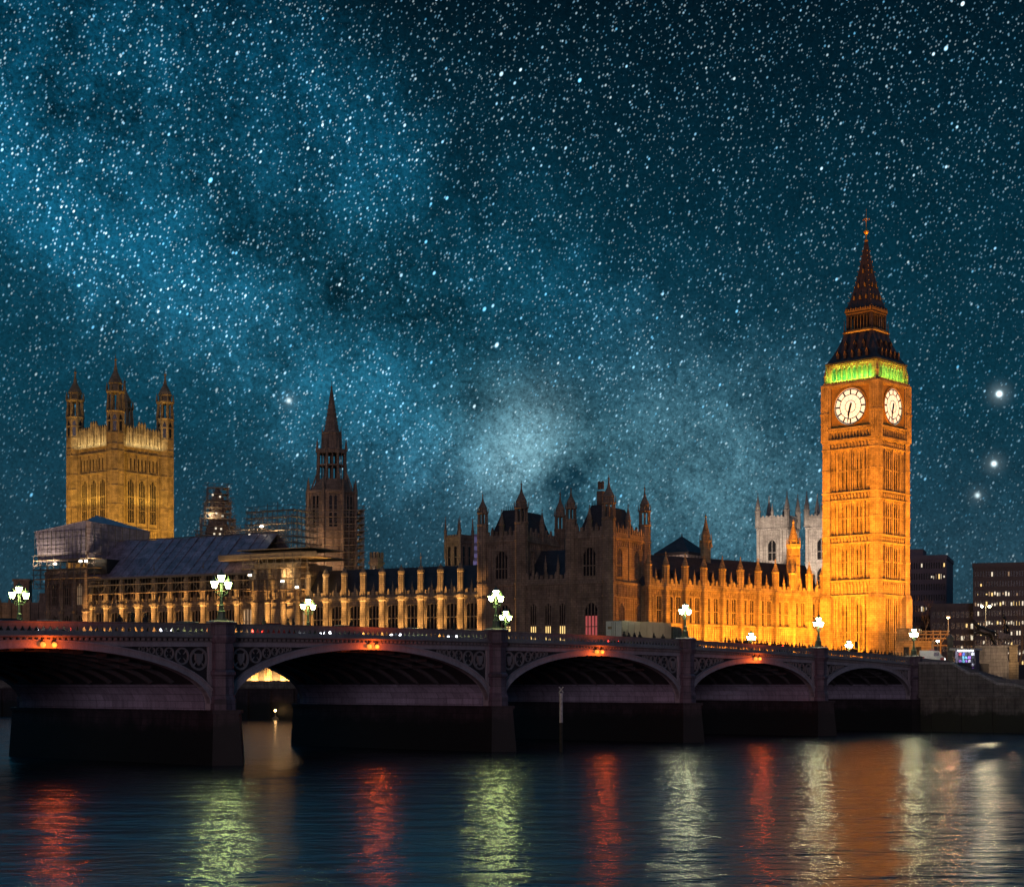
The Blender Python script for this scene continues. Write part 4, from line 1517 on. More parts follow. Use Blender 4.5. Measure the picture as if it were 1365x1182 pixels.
for sx in (-1, 1):
    for sy in (-1, 1):
        b = MB()
        x, y, r = sx * 10.3, sy * 10.3, 2.75
        turret(b, x, y, r, 8, 95.5, 112.0 if not (sx == 1 and sy == -1) else 114.0)
        for z in (53, 58, 65, 71, 75.8, 82.2, 84.4, 88, 92): b.lathe(x, y, [(r * 1.08, z), (r * 1.08, z + .5)], 8)
        for a in range(8):
            an = PI / 8 + a * PI / 4
            b.tube((x + r * math.cos(an), y + r * math.sin(an), 40), (x + r * math.cos(an), y + r * math.sin(an), 95), .22, .2, 4)
            b.tube((x + r * 1.05 * math.cos(an), y + r * 1.05 * math.sin(an), 95), (x + r * 1.05 * math.cos(an), y + r * 1.05 * math.sin(an), 98.5), .25, .03, 4)
        tt = b.build('turret', M['stone'], vt)
        g = MB()
        for a in range(8):
            an = a * PI / 4
            cx_, cy_ = x + (r * .925) * math.cos(an), y + (r * .925) * math.sin(an)
            g.xf = Matrix.Translation((cx_, cy_, 0)) @ Matrix.Rotation(an - PI / 2, 4, 'Z')
            g.ext([(-.5, 89), (.5, 89), (.5, 93.3), (0, 94.3), (-.5, 93.3)], -.1, .06)
        g.build('opening', M['glass'], tt)
b = MB()
b.tube((0, 0, 84), (0, 0, 100), .25, .12, 8)
b.lathe(0, 0, [(6, 84.6), (5, 88), (2, 91), (.3, 93)], 8)
b.build('roof', M['castiron'], vt)
VY = (1.0, .52, .075)
for fx, fy in ((0, -1), (1, 0)):
    for off in (-14, 14):
        ox, oy = -fy * off, fx * off
        spot('square_tower_floodlight', vw(fx * 42 + ox, fy * 42 + oy, 34), vw(fx * 11 + ox * .3, fy * 11 + oy * .3, 66), 80000, VY, 60, .8, 1)
    ax_ = Vector((-fy * math.cos(VROT) - fx * math.sin(VROT), -fy * math.sin(VROT) + fx * math.cos(VROT), 0))
    strip('square_tower_parapet_light', vw(fx * 13.0, fy * 13.0, 84.9), vw(fx * 11, fy * 11, 89), 620, (1, .82, .45), 15, .4, ax_)
    strip('square_tower_window_light', vw(fx * 13.2, fy * 13.2, 66), vw(fx * 11, fy * 11, 75), 520, (1, .62, .12), 12, .3, ax_)

# ================================================================ CENTRAL SPIRE
cx_, cy_ = place(442, 425)
cs = thing('octagonal_spire', 'dark slender octagonal stone spire rising over the river front', 'tower', (cx_, cy_, 0), R(10))
b = MB()
b.lathe(0, 0, [(6.4, 8), (6.4, 56.0), (6.7, 56.3), (6.7, 56.9), (6.1, 57.0)], 8)
for a in range(8):
    an = PI / 8 + a * PI / 4
    c_, s_ = math.cos(an), math.sin(an)
    b.tube((6.5 * c_, 6.5 * s_, 8), (6.5 * c_, 6.5 * s_, 57.2), .55, .5, 6)
    b.tube((6.5 * c_, 6.5 * s_, 57.2), (6.5 * c_, 6.5 * s_, 60.2), .4, .04, 6)
    an2 = a * PI / 4
    for d in (-1.2, 0, 1.2):
        px_, py_ = 5.98 * math.cos(an2) - d * math.sin(an2), 5.98 * math.sin(an2) + d * math.cos(an2)
        b.tube((px_, py_, 40), (px_, py_, 56.5), .16, .16, 4)
b.lathe(0, 0, [(6.55, 46), (6.55, 46.5)], 8)
b.build('octagon', M[SD], cs)
for a in range(8):
    an2 = a * PI / 4
    for d in (-.62, .62):
        window(cs, 6.07 * math.cos(an2) - d * 1.0 * math.sin(an2), 6.07 * math.sin(an2) + d * math.cos(an2), 47.5, 1.0, 8, 'glass', 0, 1, rz=an2 - PI / 2, stone=SD, depth=.12, hood=False)
b = MB()
b.lathe(0, 0, [(5.6, 57.0), (4.3, 59.4), (4.1, 60.0)], 8)
for a in range(8):
    an = PI / 8 + a * PI / 4
    c_, s_ = math.cos(an), math.sin(an)
    b.tube((3.8 * c_, 3.8 * s_, 59.6), (3.6 * c_, 3.6 * s_, 67.6), .42, .36, 6)
    b.tube((4.0 * c_, 4.0 * s_, 67.2), (4.0 * c_, 4.0 * s_, 70.4), .36, .03, 5)
    an2 = a * PI / 4
    b.tube((3.4 * math.cos(an2), 3.4 * math.sin(an2), 59.6), (3.4 * math.cos(an2), 3.4 * math.sin(an2), 66.8), .13, .13, 4)
b.lathe(0, 0, [(3.55, 63.4), (3.55, 63.8)], 8)
b.lathe(0, 0, [(.5, 59.6), (.5, 67.5)], 8)
b.lathe(0, 0, [(4.1, 66.6), (4.1, 67.7), (2.8, 68.0), (2.5, 71.6), (2.75, 72.0), (2.4, 72.4)], 8)
for a in range(8):
    an = PI / 8 + a * PI / 4
    b.tube((2.6 * math.cos(an), 2.6 * math.sin(an), 68), (2.6 * math.cos(an), 2.6 * math.sin(an), 73.8), .24, .02, 5)
    b.tube((5.6 * math.cos(an), 5.6 * math.sin(an), 57.4), (3.7 * math.cos(an), 3.7 * math.sin(an), 62.5), .25, .2, 4)
b.build('lantern', M[SD], cs)
b = MB()
b.lathe(0, 0, [(2.1, 72), (1.6, 74.6), (.95, 78.6), (.5, 81.8), (.2, 83.6), (.3, 83.9), (.08, 84.2), (.03, 85.6)], 8)
for a in range(8):
    an = PI / 8 + a * PI / 4
    for k in range(10):
        z = 72.8 + k * 1.05
        r = 2.1 - (z - 72) * .165
        b.sph((r * math.cos(an), r * math.sin(an), z), .14, 4, 3)
b.build('spire', M[SD], cs)
strip('spire_glow', (cx_ - 5, cy_ - 16, 36), (cx_, cy_, 58), 3600, (1, .62, .36), 8, 1, (1, 0, 0))


# ================================================================ SCAFFOLDING
def scaffold_mesh(b, pl, w, d, z0, z1, bay, lift, seed, jag=.35):
    """tubes of an independent scaffold; x along w, y along d"""
    rnd = random.Random(seed)
    nx, ny = max(1, round(w / bay)), max(1, round(d / bay))
    nz = max(1, round((z1 - z0) / lift))
    for i in range(nx + 1):
        for j in range(ny + 1):
            if 0 < i < nx and 0 < j < ny: continue
            x, y = -w / 2 + w * i / nx, -d / 2 + d * j / ny
            b.tube((x, y, z0), (x, y, z1 + rnd.uniform(-.2, 1) * jag * 4), .075, .075, 4)
    for k in range(nz + 1):
        z = z0 + (z1 - z0) * k / nz
        for dz_ in (0, 1.0):
            e = rnd.uniform(.2, 1.4) * jag * 2
            for y in (-d / 2, d / 2): b.tube((-w / 2 - e, y, z + dz_), (w / 2 + e, y, z + dz_), .06, .06, 4)
            for x in (-w / 2, w / 2): b.tube((x, -d / 2 - e, z + dz_), (x, d / 2 + e, z + dz_), .06, .06, 4)
        if pl is not None and k:
            pl.box(-w / 2 - .2, w / 2 + .2, -d / 2 - .1, -d / 2 + 1.1, z - .14, z - .02)
            pl.box(w / 2 - 1.1, w / 2 + .1, -d / 2 - .1, d / 2 + .1, z - .13, z - .03)
        if k < nz:
            zz = z0 + (z1 - z0) * (k + 1) / nz
            for i in range(nx):
                if rnd.random() < .55:
                    x = -w / 2 + w * i / nx
                    x2 = -w / 2 + w * (i + 1) / nx
                    if rnd.random() < .5: x, x2 = x2, x
                    b.tube((x, -d / 2 - .08, z), (x2, -d / 2 - .08, zz), .055, .055, 4)


def scaffold(label, loc, rz, w, d, z0, z1, bay=2.4, lift=2.2, seed=1, lights=(), jag=.35):
    t = thing('scaffold', label, 'scaffolding', (loc[0], loc[1], 0), rz, 'scaffolds around the palace')
    b, pl = MB(), MB()
    scaffold_mesh(b, pl, w, d, z0, z1, bay, lift, seed, jag)
    b.build('scaffold_frame', M['tube'], t)
    if pl.v: pl.build('deck_boards', M['plank'], t)
    for x, y, z in lights:
        l = MB()
        l.box(x - .35, x + .35, y - .12, y + .12, z - .18, z + .18)
        o = l.build('work_light', M['work'], t)
    return t


# stepped scaffold round the small lantern tower
lx, ly = place(290, 415)
lt = thing('lantern_tower', 'small dark lantern tower wrapped in stepped scaffolding left of the spire', 'tower', (lx, ly, 0), R(15))
b = MB()
b.lathe(0, 0, [(3.2, 25), (3.2, 46), (2.4, 48), (2.2, 52), (1.6, 54), (.4, 57)], 8)
b.build('shaft', M[SD], lt)
for k, (w, z0, z1) in enumerate(((10.5, 41, 44.5), (8.2, 43.5, 48.6), (6.2, 47.5, 53.0), (5.0, 52, 56.6))):
    b, pl = MB(), MB()
    scaffold_mesh(b, pl, w, w, z0, z1, 1.5, 1.5, 40 + k, .45)
    b.build('scaffold_frame', M['tube'], lt)
    pl.build('deck_boards', M['plank'], lt)
for x, y, z in ((-1.5, -3.6, 54.6), (.3, -3.6, 54.2), (-.6, -3.7, 50.0), (.9, -3.7, 49.4), (-.8, -4.4, 46.2), (.5, -4.4, 46.1), (-1.2, -4.5, 44.8), (.2, -4.5, 44.8)):
    l = MB()
    l.box(x - .22, x + .22, y - .1, y + .1, z - .22, z + .22)
    l.build('work_light', M['win_white'], lt)
lpoint('scaffold_work_light', (lx - 1, ly - 4.3, 49.5), 500, (1, .8, .55), .3)
lpoint('scaffold_work_light', (lx + 6.5, ly - 4.0, 42.5), 900, (1, .85, .65), .3)
for i, (l, w, z0, z1, off) in enumerate(((89, 13, 32, 46.5, -14), (99, 10, 32, 43.0, -17))):
    p = rw(l, off)
    scaffold(('tangle of scaffold tubes left of the stone spire', 'lower scaffold with bright work lamps beside the lantern tower')[i], p, RA + PI, w, 9, z0, z1, 1.5, 1.5, 7 + i,
             lights=((-3.5, -5, 40.5), (2.5, -5, 41.5)) if i else ((-2, -5, 43), ), jag=.5)
    lpoint('scaffold_work_light', (p[0], p[1] - 3, z0 + 9), 900, (1, .72, .42), .3)
p = place(447, 418)
scaffold('scaffold round the base of the stone spire', p, R(10), 13.4, 13.4, 30, 51, 1.9, 1.8, 21, jag=.3)
# raised centre block of the river front with a lit scaffold deck roof
cb = thing('palace_centre_block', 'raised brown block midway along the river front under a scaffold roof', 'building', (K0.x, K0.y, 0), RA)
C0, C1 = 73.5, 86.0
b = MB()
b.box(C0 + .2, C1 - .2, -12, .1, 25.9, 33.6)
b.box(C0 + .3, C1 - .3, -1.5, .35, 7, 25.1)
for x in (C0 + .8, C0 + 4.2, C0 + 8.4, C1 - .8):
    b.lathe(x, .5, [(.8, 7), (.7, 25.0), (.8, 25.2), (.6, 25.5), (.6, 33)], 8)
for k in range(12): b.box(C0 + .8 + k - .06, C0 + .8 + k + .06, .1, .22, 26, 33.4)
b.build('wall', M['stone_river'], cb)
for x, g in ((C0 + 2.5, 'win_dim'), (C0 + 6.3, 'glass'), (C0 + 10.3, 'win_yellow')):
    window(cb, x, .42, 17.5, 2.2, 6.2, 'glass', 2, 1, stone='stone_river')
    window(cb, x, .2, 27.3, 1.6, 4.6, g, 1, 1, stone='stone_river')
b = MB()
b.box(C0 - 5.5, C1 + 8.5, -11, 2.0, 34.6, 34.9)
b.box(C0 - 5.5, C1 + 8.5, 1.9, 2.0, 34.9, 35.8)
b.box(C0 - 3.5, C1 + 3.5, -11, 1.6, 36.6, 36.8)
b.build('scaffold_deck', M['plank'], cb)
p = rw((C0 + C1) / 2, 1.0)
scaffold('scaffold standing against the raised centre block', p, RA + PI, 15.5, 2.2, 25.5, 35.0, 2.2, 2.2, 31, lights=((-5.8, -1.2, 31.2), (3.0, -1.2, 29.6), (6.8, -1.2, 28.2)))
lpoint('scaffold_work_light', rw(C0 + 3, 1.5, 31.2), 450, (1, .66, .32), .2)
lpoint('scaffold_work_light', rw(C0 - 5, 1.5, 30), 350, (1, .66, .32), .2)
strip('scaffold_deck_light', rw(80, 3.6, 33.2), rw(80, 1.5, 36), 260, (1, .7, .36), 26, .3, rv3)

# sheeted temporary roof over the left part of the river front
tr_ = thing('temporary_roof', 'long pitched sheeted roof on scaffolding over the river front', 'temporary roof', (K0.x, K0.y, 0), RA)
T0, T1 = 86.5, 134
b = MB()
n = 19
for k in range(n):
    xa, xb = T0 + (T1 - T0) * k / n, T0 + (T1 - T0) * (k + 1) / n
    sg = random.uniform(-.12, .12)
    b.exty([(.9, 31.9), (.9, 32.15), (-9 + sg, 41.4 + sg), (-9, 41.1 + sg)], xa + .03, xb - .03)
    b.exty([(-9 + sg, 41.4 + sg), (-9, 41.1 + sg), (-16, 36), (-16, 36.3)], xa + .03, xb - .03)
    b.tube((xb, .95, 32.2), (xb, -9, 41.45), .07, .07, 4)
b.build('sheeting', M['sheetroof'], tr_)
b = MB()
b.box(T0, T1, .7, 1.0, 31.55, 31.95)
b.tube((T0, -9, 41.5), (T1, -9, 41.5), .12, .12, 5)
for k in range(28):
    x = T0 + (T1 - T0) * k / 27
    b.tube((x, .85, 25.5), (x, .85, 31.7), .07, .07, 4)
    b.tube((x, -.1, 25.5), (x, -.1, 31.7), .06, .06, 4)
for z in (26.6, 28.4, 30.4): b.tube((T0, .9, z), (T1, .9, z), .06, .06, 4)
for k in range(26): b.tube((T0 + k * 1.8, .95, 28.4 + (k % 2) * 2), (T0 + k * 1.8 + 1.8, .95, 30.4 - (k % 2) * 2), .05, .05, 4)
b.build('scaffold_frame', M['tube'], tr_)
pl = MB()
pl.box(T0, T1, .0, 1.0, 30.25, 30.36)
pl.box(T0, T1, .0, 1.0, 28.25, 28.36)
pl.build('deck_boards', M['plank'], tr_)
strip('temporary_roof_light', rw((T0 + T1) / 2, 2.6, 29.5), rw((T0 + T1) / 2, .5, 31.8), 160, (1, .72, .4), T1 - T0, .3, rv3)

# south pavilion: wrapped box on scaffolding
sp0, sp1 = 133.6, 147.0
sv = thing('wrapped_pavilion', 'palace end pavilion capped by a pale sheeted box on scaffolding', 'building', (K0.x, K0.y, 0), RA)
b = MB()
b.box(sp0 + .5, sp1, -13, .6, 7, 34.4)
for x in (sp0 + 1.0, sp0 + 4.5, sp0 + 8.6, sp1 - .4): b.lathe(x, .7, [(.95, 7), (.8, 24), (.95, 24.4), (.75, 25), (.75, 34)], 8)
for z in (16.5, 24.6, 32.4): b.box(sp0 + .5, sp1 + .2, .6, .9, z, z + .4)
b.build('wall', M[SD], sv)
for x in (sp0 + 2.8, sp0 + 6.6, sp0 + 10.6):
    window(sv, x, .92, 17.5, 1.9, 6, 'glass', 2, 1, stone=SD)
    window(sv, x, .92, 26, 1.9, 5, 'win_dim' if x < sp0 + 3 else 'glass', 2, 1, stone=SD)
b = MB()
X0, X1, Y0, Y1 = sp0 - .6, sp1 + 2.0, -19.5, 2.4
b.loft([[(X0 + .5, Y1 - .4, 36.4), (X1 - .6, Y1 - .4, 36.2), (X1 - .6, Y0, 37.4), (X0 + .5, Y0, 38.2)], [(X0, Y1, 45.4), (X1, Y1, 43.6), (X1, Y0, 43), (X0, Y0, 44.6)]])
o = b.build('sheeting', M['sheet'], sv)
b = MB()
ym = (Y0 + Y1) / 2
b.add([(X0 - .3, Y1 + .3, 45.3), (X1 + .3, Y1 + .3, 43.4), (X1 + .3, Y0, 42.9), (X0 - .3, Y0, 44.5), (X0 + 5, ym + 2, 47.6), (X1 - 5, ym, 46.6)],
      [(0, 1, 5, 4), (1, 2, 5), (2, 3, 4, 5), (3, 0, 4), (3, 2, 1, 0)])
b.build('roof', M['sheetroof'], sv)
b = MB()
for k in range(13):
    x = X0 + (X1 - X0) * k / 12
    b.tube((x, Y1 + .08, 36.8), (x, Y1 + .08, 43.5), .06, .06, 4)
for k in range(10):
    y = Y0 + (Y1 - Y0) * k / 9
    b.tube((X0 - .08, y, 37.6), (X0 - .08, y, 44.8), .06, .06, 4)
for k in range(4):
    z = 38 + k * 1.6
    b.tube((X0, Y1 + .1, z), (X1 + .2, Y1 + .1, z), .05, .05, 4)
    b.tube((X0 - .1, Y0, z + .4), (X0 - .1, Y1, z + .4), .05, .05, 4)
b.build('sheet_rails', M['tube'], sv)
p = rw((sp0 + sp1) / 2 - 1, 1.9)
scaffold('scaffold deck under the pale sheeted box at the left end of the palace', p, RA + PI, 19, 2.4, 30, 36.6, 2.1, 1.9, 77,
         lights=((-2.4, -1.4, 35.6), (5.5, -1.4, 35.9), (7.2, -1.4, 35.9)))
for l in (sp0 - 3, sp1 - 4, sp1 + 1):
    spot('sheet_light', rw(l, 5.0, 34.5), rw(l, 2.4, 40), 2600, (1, .78, .55), 120, .9, .3)
b = MB()
b.box(sp0 - 5.5, sp0 + .3, -8, .8, 33.0, 36.4)
tag(b.build('dark_hoarding', M['black'], sv))

# ================================================================ LITTLE TOWERS AND SKYLINE BEHIND
# four-pinnacled tower
q = place(612, 430)
t = thing('pinnacled_tower', 'small square church-like tower with four pinnacles behind the river front roof', 'tower', (q[0], q[1], 0), R(-40))
b = MB()
b.cbox(0, 0, 2.5, 2.5, 8, 46)
for fm in FACES:
    b.xf = fm
    b.box(-2.7, 2.7, 2.5, 2.75, 44.0, 44.4)
    b.box(-2.7, 2.7, 2.5, 2.75, 37.0, 37.3)
    for x in (-2.3, 0, 2.3): b.box(x - .16, x + .16, 2.5, 2.7, 30, 44)
    crenel(b, -2.6, 2.6, 2.3, 2.7, 45.2, 1.0, .9)
b.xf = None
b.build('shaft', M[SD], t)
for sx in (-1, 1):
    for sy in (-1, 1): MB().lathe(sx * 2.5, sy * 2.5, [(.4, 40), (.4, 47.2), (.5, 47.3), (.3, 47.6), (.04, 51.2)], 6).build('pinnacle', M[SD], t)
for fi in range(4):
    for x in (-1.1, 1.1):
        v = FACES[fi] @ Vector((x, 2.63, 38.2))
        window(t, v.x, v.y, v.z, 1.1, 5, 'glass', 0, 1, rz=FANG[fi], stone=SD, depth=.1, hood=False)
spot('small_tower_floodlight', (q[0] - 12, q[1] - 16, 34), (q[0], q[1], 41), 3500, (1, .75, .3), 50, .8, .5)
q = place(502, 420)
t = thing('ventilation_turret', 'stubby stone turret with ragged top right of the spire', 'turret', (q[0], q[1], 0), R(-30))
b = MB()
b.cbox(0, 0, 1.25, 1.25, 8, 39.5)
b.cbox(0, 0, 1.5, 1.5, 38.0, 38.5)
for x in (-1, 0, 1):
    for y in (-1, 1): b.cbox(x, y, .28, .28, 39.5, 41.0)
b.build('shaft', M[SD], t)
MB().box(-.6, .6, -1.35, -1.2, 36, 37.6).build('louvre', M['glass'], t)
spot('turret_floodlight', (q[0] + 5, q[1] - 9, 33), (q[0], q[1], 38), 700, (.9, .85, .3), 60, .8, .3)
q = place(636, 900)
t = thing('tower_block', 'distant pale lilac tower block beside the dark pavilion', 'building', (q[0], q[1], 0), R(20))
b = MB()
b.cbox(0, 0, 6, 8, 8, 87)
b.cbox(0, 0, 3, 3, 87, 89)
b.build('wall', M['lilac'], t)
for k in range(16):
    MB().box(-5.6, 5.6, -8.08, -7.95, 22 + k * 4, 23.8 + k * 4).build('window', M['office'], t)
spot('tower_block_floodlight', (q[0] - 10, q[1] - 60, 40), (q[0], q[1], 76), 60000, (.62, .6, 1), 40, .8, 1)

# hall with pyramid roof
q = place(909, 405)
t = thing('pyramid_roofed_hall', 'pale hall with a low dark pyramid roof behind the orange wing', 'building', (q[0], q[1], 0), R(-38))
b = MB()
b.cbox(0, 0, 4.3, 4.3, 8, 38.9)
for fm in FACES:
    b.xf = fm
    b.box(-4.4, 4.4, 4.3, 4.5, 38.2, 38.8)
    ribs(b, -3.8, 3.8, 7, 4.3, 4.45, 33.5, 38, .14)
b.xf = None
b.build('wall', M['abbey'], t)
MB().sq(0, 0, [(4.95, 38.9), (4.95, 39.5), (4.7, 39.6), (.2, 43.6)]).build('roof', M['slate'], t)
MB().lathe(0, 0, [(.2, 43.3), (.1, 44.3)], 6).build('finial', M['slate'], t)
spot('hall_floodlight', (q[0] - 2, q[1] - 12, 35.5), (q[0], q[1], 38), 1500, (1, .62, .42), 90, .8, .5)

# twin towered abbey
AL = (1.0, .76, .58)
ab = None
abx, aby = place(1037, 562)
ab = thing('abbey_church', 'pale floodlit twin towered abbey far behind the orange wing', 'church', (abx, aby, 0), R(-30))
for ti, (tx, ty) in enumerate(((0, 0), (16.2, 3.2))):
    b = MB()
    h = 5.3
    b.cbox(tx, ty, h, h, 8, 62.8)
    for fm in FACES:
        b.xf = Matrix.Translation((tx, ty, 0)) @ fm
        for z in (38, 48.0, 59.5): b.box(-h - .3, h + .3, h, h + .45, z, z + .6)
        for x in (-h + .5, -3.3, 3.3, h - .5): b.box(x - .35, x + .35, h, h + .4, 20, 60)
        for x in (-2.4, 2.4): b.box(x - .15, x + .15, h, h + .3, 40, 59)
        ribs(b, -3, 3, 6, h, h + .2, 56.2, 59.4, .25)
        b.box(-h, h, h - .4, h + .2, 62.6, 63.4)
        crenel(b, -h, h, h - .3, h + .15, 63.4, 1.0, 1.3)
    b.xf = None
    tt = b.build('tower', M['abbey'], ab)
    for sx in (-1, 1):
        for sy in (-1, 1):
            b = MB()
            pinnacle(b, tx + sx * (h - .1), ty + sy * (h - .1), .95, 60.4, 66.2, 72.6)
            b.build('pinnacle', M['abbey'], tt)
        b = MB()
        pinnacle(b, tx, ty + sx * h, .5, 63, 65.6, 68.6, 6)
        b.build('pinnacle', M['abbey'], tt)
    for fi in range(4):
        for zz, hh, ww_ in ((49.2, 7.0, 3.0), (39.6, 6.8, 3.0)):
            v = Vector((tx, ty, 0)) + FACES[fi] @ Vector((0, h + .34, zz))
            window(tt, v.x, v.y, v.z, ww_, hh, 'glass', 1, 1, rz=FANG[fi], stone='abbey', depth=.3)
b = MB()
b.box(-4, 22, -60, 0, 8, 38)
b.exty([(-60, 38), (0, 38), (0, 44), (-60, 44)], 3, 14)
b.build('nave', M[SD], ab)
spot('abbey_floodlight', (abx - 22, aby - 42, 40), (abx, aby, 55), 115000, AL, 44, .8, 1)
spot('abbey_floodlight', (abx - 2, aby - 44, 40), (abx + 15, aby - 2, 55), 115000, AL, 40, .8, 1)


# office blocks
def office(label, px0, px1, ytop, Y, rz, lit, rows, storey, wallm, cols=14, seedn=0, plant=None, dp=26):
    x0, x1 = place(px0, Y)[0], place(px1, Y)[0]
    w = x1 - x0
    H_ = zat(ytop, Y)
    t = thing('office_block', label, 'building', (x0, Y, 0), rz, 'office blocks right of the clock tower')
    b = MB()
    b.box(0, w, 0, dp, 8, H_)
    b.box(-.2, w + .2, -.25, dp, H_ - .8, H_ + .3)
    zz = H_ - 1.2
    cw = (w - .6) / cols
    rows_ = []
    for k in range(rows):
        z1_ = H_ - 1.9 - k * storey
        b.box(0, w, -.3, 0, z1_ - storey + .1, z1_ - storey * .55)
        rows_.append((z1_ - storey * .55, z1_ + .05))
    for c in range(cols + 1): b.box(.3 + cw * c - .14, .3 + cw * c + .14, -.42, 0, rows_[-1][0] - storey * .5, H_ - .8)
    b.build('wall', M[wallm], t)
    if plant: MB().box(plant[0] * w, plant[1] * w, 3, 14, H_ + .3, H_ + plant[2]).build('plant_room', M[wallm], t)
    rnd = random.Random(seedn)
    for k, (z0, z1_) in enumerate(rows_):
        for c in range(cols):
            f = lit.get(k, 0.04)
            if isinstance(f, tuple): f, a, e = f
            else: a, e = 0, 1
            u = (c + .5) / cols
            on = rnd.random() < f and a <= u <= e
            if on:
                MB().box(.3 + cw * c + .16, .3 + cw * (c + 1) - rnd.choice((.16, .16, .16 + cw * .4)), -.12, -.05, z0 + .1 + (rnd.random() < .3) * storey * .12, z1_ - .25 - rnd.choice((0, 0, .25, .5))).build('window', M[('win_white', 'win_yellow')[rnd.random() < .35]] if rnd.random() < .8 else M['win_dim'], t)
    g = MB()
    for z0, z1_ in rows_: g.box(.2, w - .2, -.04, .01, z0, z1_)
    g.build('glazing', M['glass'], t)
    return t


office('tall dark office block with few lit windows directly right of the clock tower', 1206, 1260, 742, 480, R(-19), {1: (.9, .55, 1), 4: (.8, .3, .55), 6: (.85, .2, .75)}, 9, 3.1, 'office', 16, 3, (.05, .42, 2.4))
office('wide dark office block with rows of lit windows at the right edge', 1297, 1420, 752, 430, R(-17), {1: .15, 2: .5, 3: .75, 4: .10, 5: .92, 6: .3, 7: .55, 8: .85, 9: .2, 10: .25, 11: .2}, 12, 2.55, 'office_dark', 34, 5)
office('low dark office block between the two taller ones', 1240, 1330, 806, 440, R(-17), {2: .1, 4: .08}, 6, 3.0, 'office_dark', 14, 11)
# far left: low dark houses beyond the palace
t = thing('low_house', 'low dark house with a square chimney beyond the palace at the left edge', 'building', (place(-60, 430)[0], 430, 0), R(5))
b = MB()
b.box(0, 30, 0, 12, 8, 28.5)
b.box(14.5, 18.5, 2, 6, 28.5, 34.5)
b.box(14.2, 18.8, 1.7, 6.3, 34.5, 35.1)
b.box(-.3, 30.3, -.3, 12, 28.2, 28.8)
for k in range(12): b.lathe(1 + k * 2.6, -.2, [(.5, 8), (.45, 29.2), (.05, 30)], 6)
b.build('wall', M[SD], t)
for k in range(9):
    MB().box(2.2 + k * 3, 3.6 + k * 3, -.2, -.05, 19, 22).build('window', M['win_dim'] if k in (3, 6, 7) else M['glass'], t)
spot('house_light', (place(-20, 420)[0], 416, 12), (place(10, 430)[0], 430, 20), 2500, (1, .6, .2), 120, .9, .5)
t = thing('terrace_house', 'dim block with scaffold poles between the left house and the wrapped pavilion', 'building', (place(40, 415)[0], 415, 0), R(8))
b = MB()
b.box(0, 8, 0, 10, 8, 28.0)
b.box(2, 4, 2, 4, 28, 30.5)
for k in range(5): b.tube((k * 2, -.5, 8), (k * 2, -.5, 30), .08, .08, 4)
for k in range(8): b.tube((-.5, -.5, 12 + k * 2.2), (8.5, -.5, 12 + k * 2.2), .06, .06, 4)
b.build('wall', M[SD], t)
for k in range(2): MB().box(1 + k * 3.4, 2.6 + k * 3.4, -.08, 0, 20, 23).build('window', M['win_dim'], t)


# ================================================================ TREES
def tree(label, px, Y, h, seedn, grp='bare trees behind the embankment'):
    x, y = place(px, Y)
    t = thing('bare_tree', label, 'tree', (x, y, 11), 0, grp)
    rnd = random.Random(seedn)
    tk, tw = MB(), MB()

    def grow(p, d, ln, r, lv):
        nseg = 3
        for s_ in range(nseg):
            q = p + d * (ln / nseg)
            r2 = r * .86
            (tk if lv < 2 else tw).tube(p, q, r, r2, 6 if lv < 2 else 3)
            p, r = q, r2
            d = (d + Vector((rnd.uniform(-.2, .2), rnd.uniform(-.2, .2), rnd.uniform(-.02, .16)))).normalized()
            if lv < 5 and (s_ > 0 or lv > 0):
                for _ in range(1 if lv < 4 else 2):
                    e = (d * .75 + Vector((rnd.uniform(-1, 1), rnd.uniform(-1, 1), rnd.uniform(-.15, .7))) * .8).normalized()
                    grow(p, e, ln * rnd.uniform(.55, .78), r * .62, lv + 1)
    grow(Vector((0, 0, -.3)), Vector((0, 0, 1)), h * .42, h * .022, 0)
    tk.build('trunk', M['bark'], t)
    tw.build('crown', M['bark'], t)
    return t


for i, (px, Y, h, lb) in enumerate(((1228, 372, 17, 'bare tree close to the right side of the clock tower'), (1252, 392, 15, 'bare tree behind the orange timber frame'),
                                    (1284, 385, 13, 'bare tree between street lamp and bronze statue'), (1336, 372, 13.5, 'bare tree behind the bronze statue'), (1360, 362, 14, 'bare tree at the right edge'), (1306, 400, 12, 'bare tree behind the twin headed street lamp'))):
    tree(lb, px, Y, h, 50 + i)

# ================================================================ EMBANKMENT AND STAIR AT THE RIGHT
em = thing('embankment_wall', 'granite embankment wall with a sloping stair parapet right of the bridge', 'wall', (P0.x, P0.y, 0), math.atan2(ND.y, ND.x))
# local x: downstream along the wall; local -y side: river? (rotate +90 of ND = inland)
b = MB()
b.box(2.2, 120, -1.9, 1, -2, 5.3)
for k in range(24): b.box(3 + k * 5, 4.1 + k * 5, -2.15, -1.9, -2, 5.0)
b.box(2.0, 120, -2.3, 1, 5.3, 5.75)
b.build('river_wall', M['quay'], em)
prof = [(1.6, 11.0), (7.2, 10.9), (10.0, 9.25), (11.6, 9.2), (14.6, 7.7), (17, 7.6), (23, 5.9), (40, 5.85)]
b = MB()
b.ext([(1.6, 5.75)] + [(x, z - .35) for x, z in prof] + [(40, 5.75)], -1.3, -.8)
b.build('stair_wall', M['quay'], em)
b = MB()
for (xa, za), (xb, zb) in zip(prof, prof[1:]):
    b.ext([(xa, za - .35), (xb, zb - .35), (xb, zb), (xa, za)], -1.45, -.65)
b.build('stair_coping', M['abbey'], em)
b = MB()
for k in range(26):
    b.box(7 + k * .62, 7.62 + k * .62, -.8, 2.4, 5.75, 10.4 - k * .18)
b.build('steps', M['paving'], em)


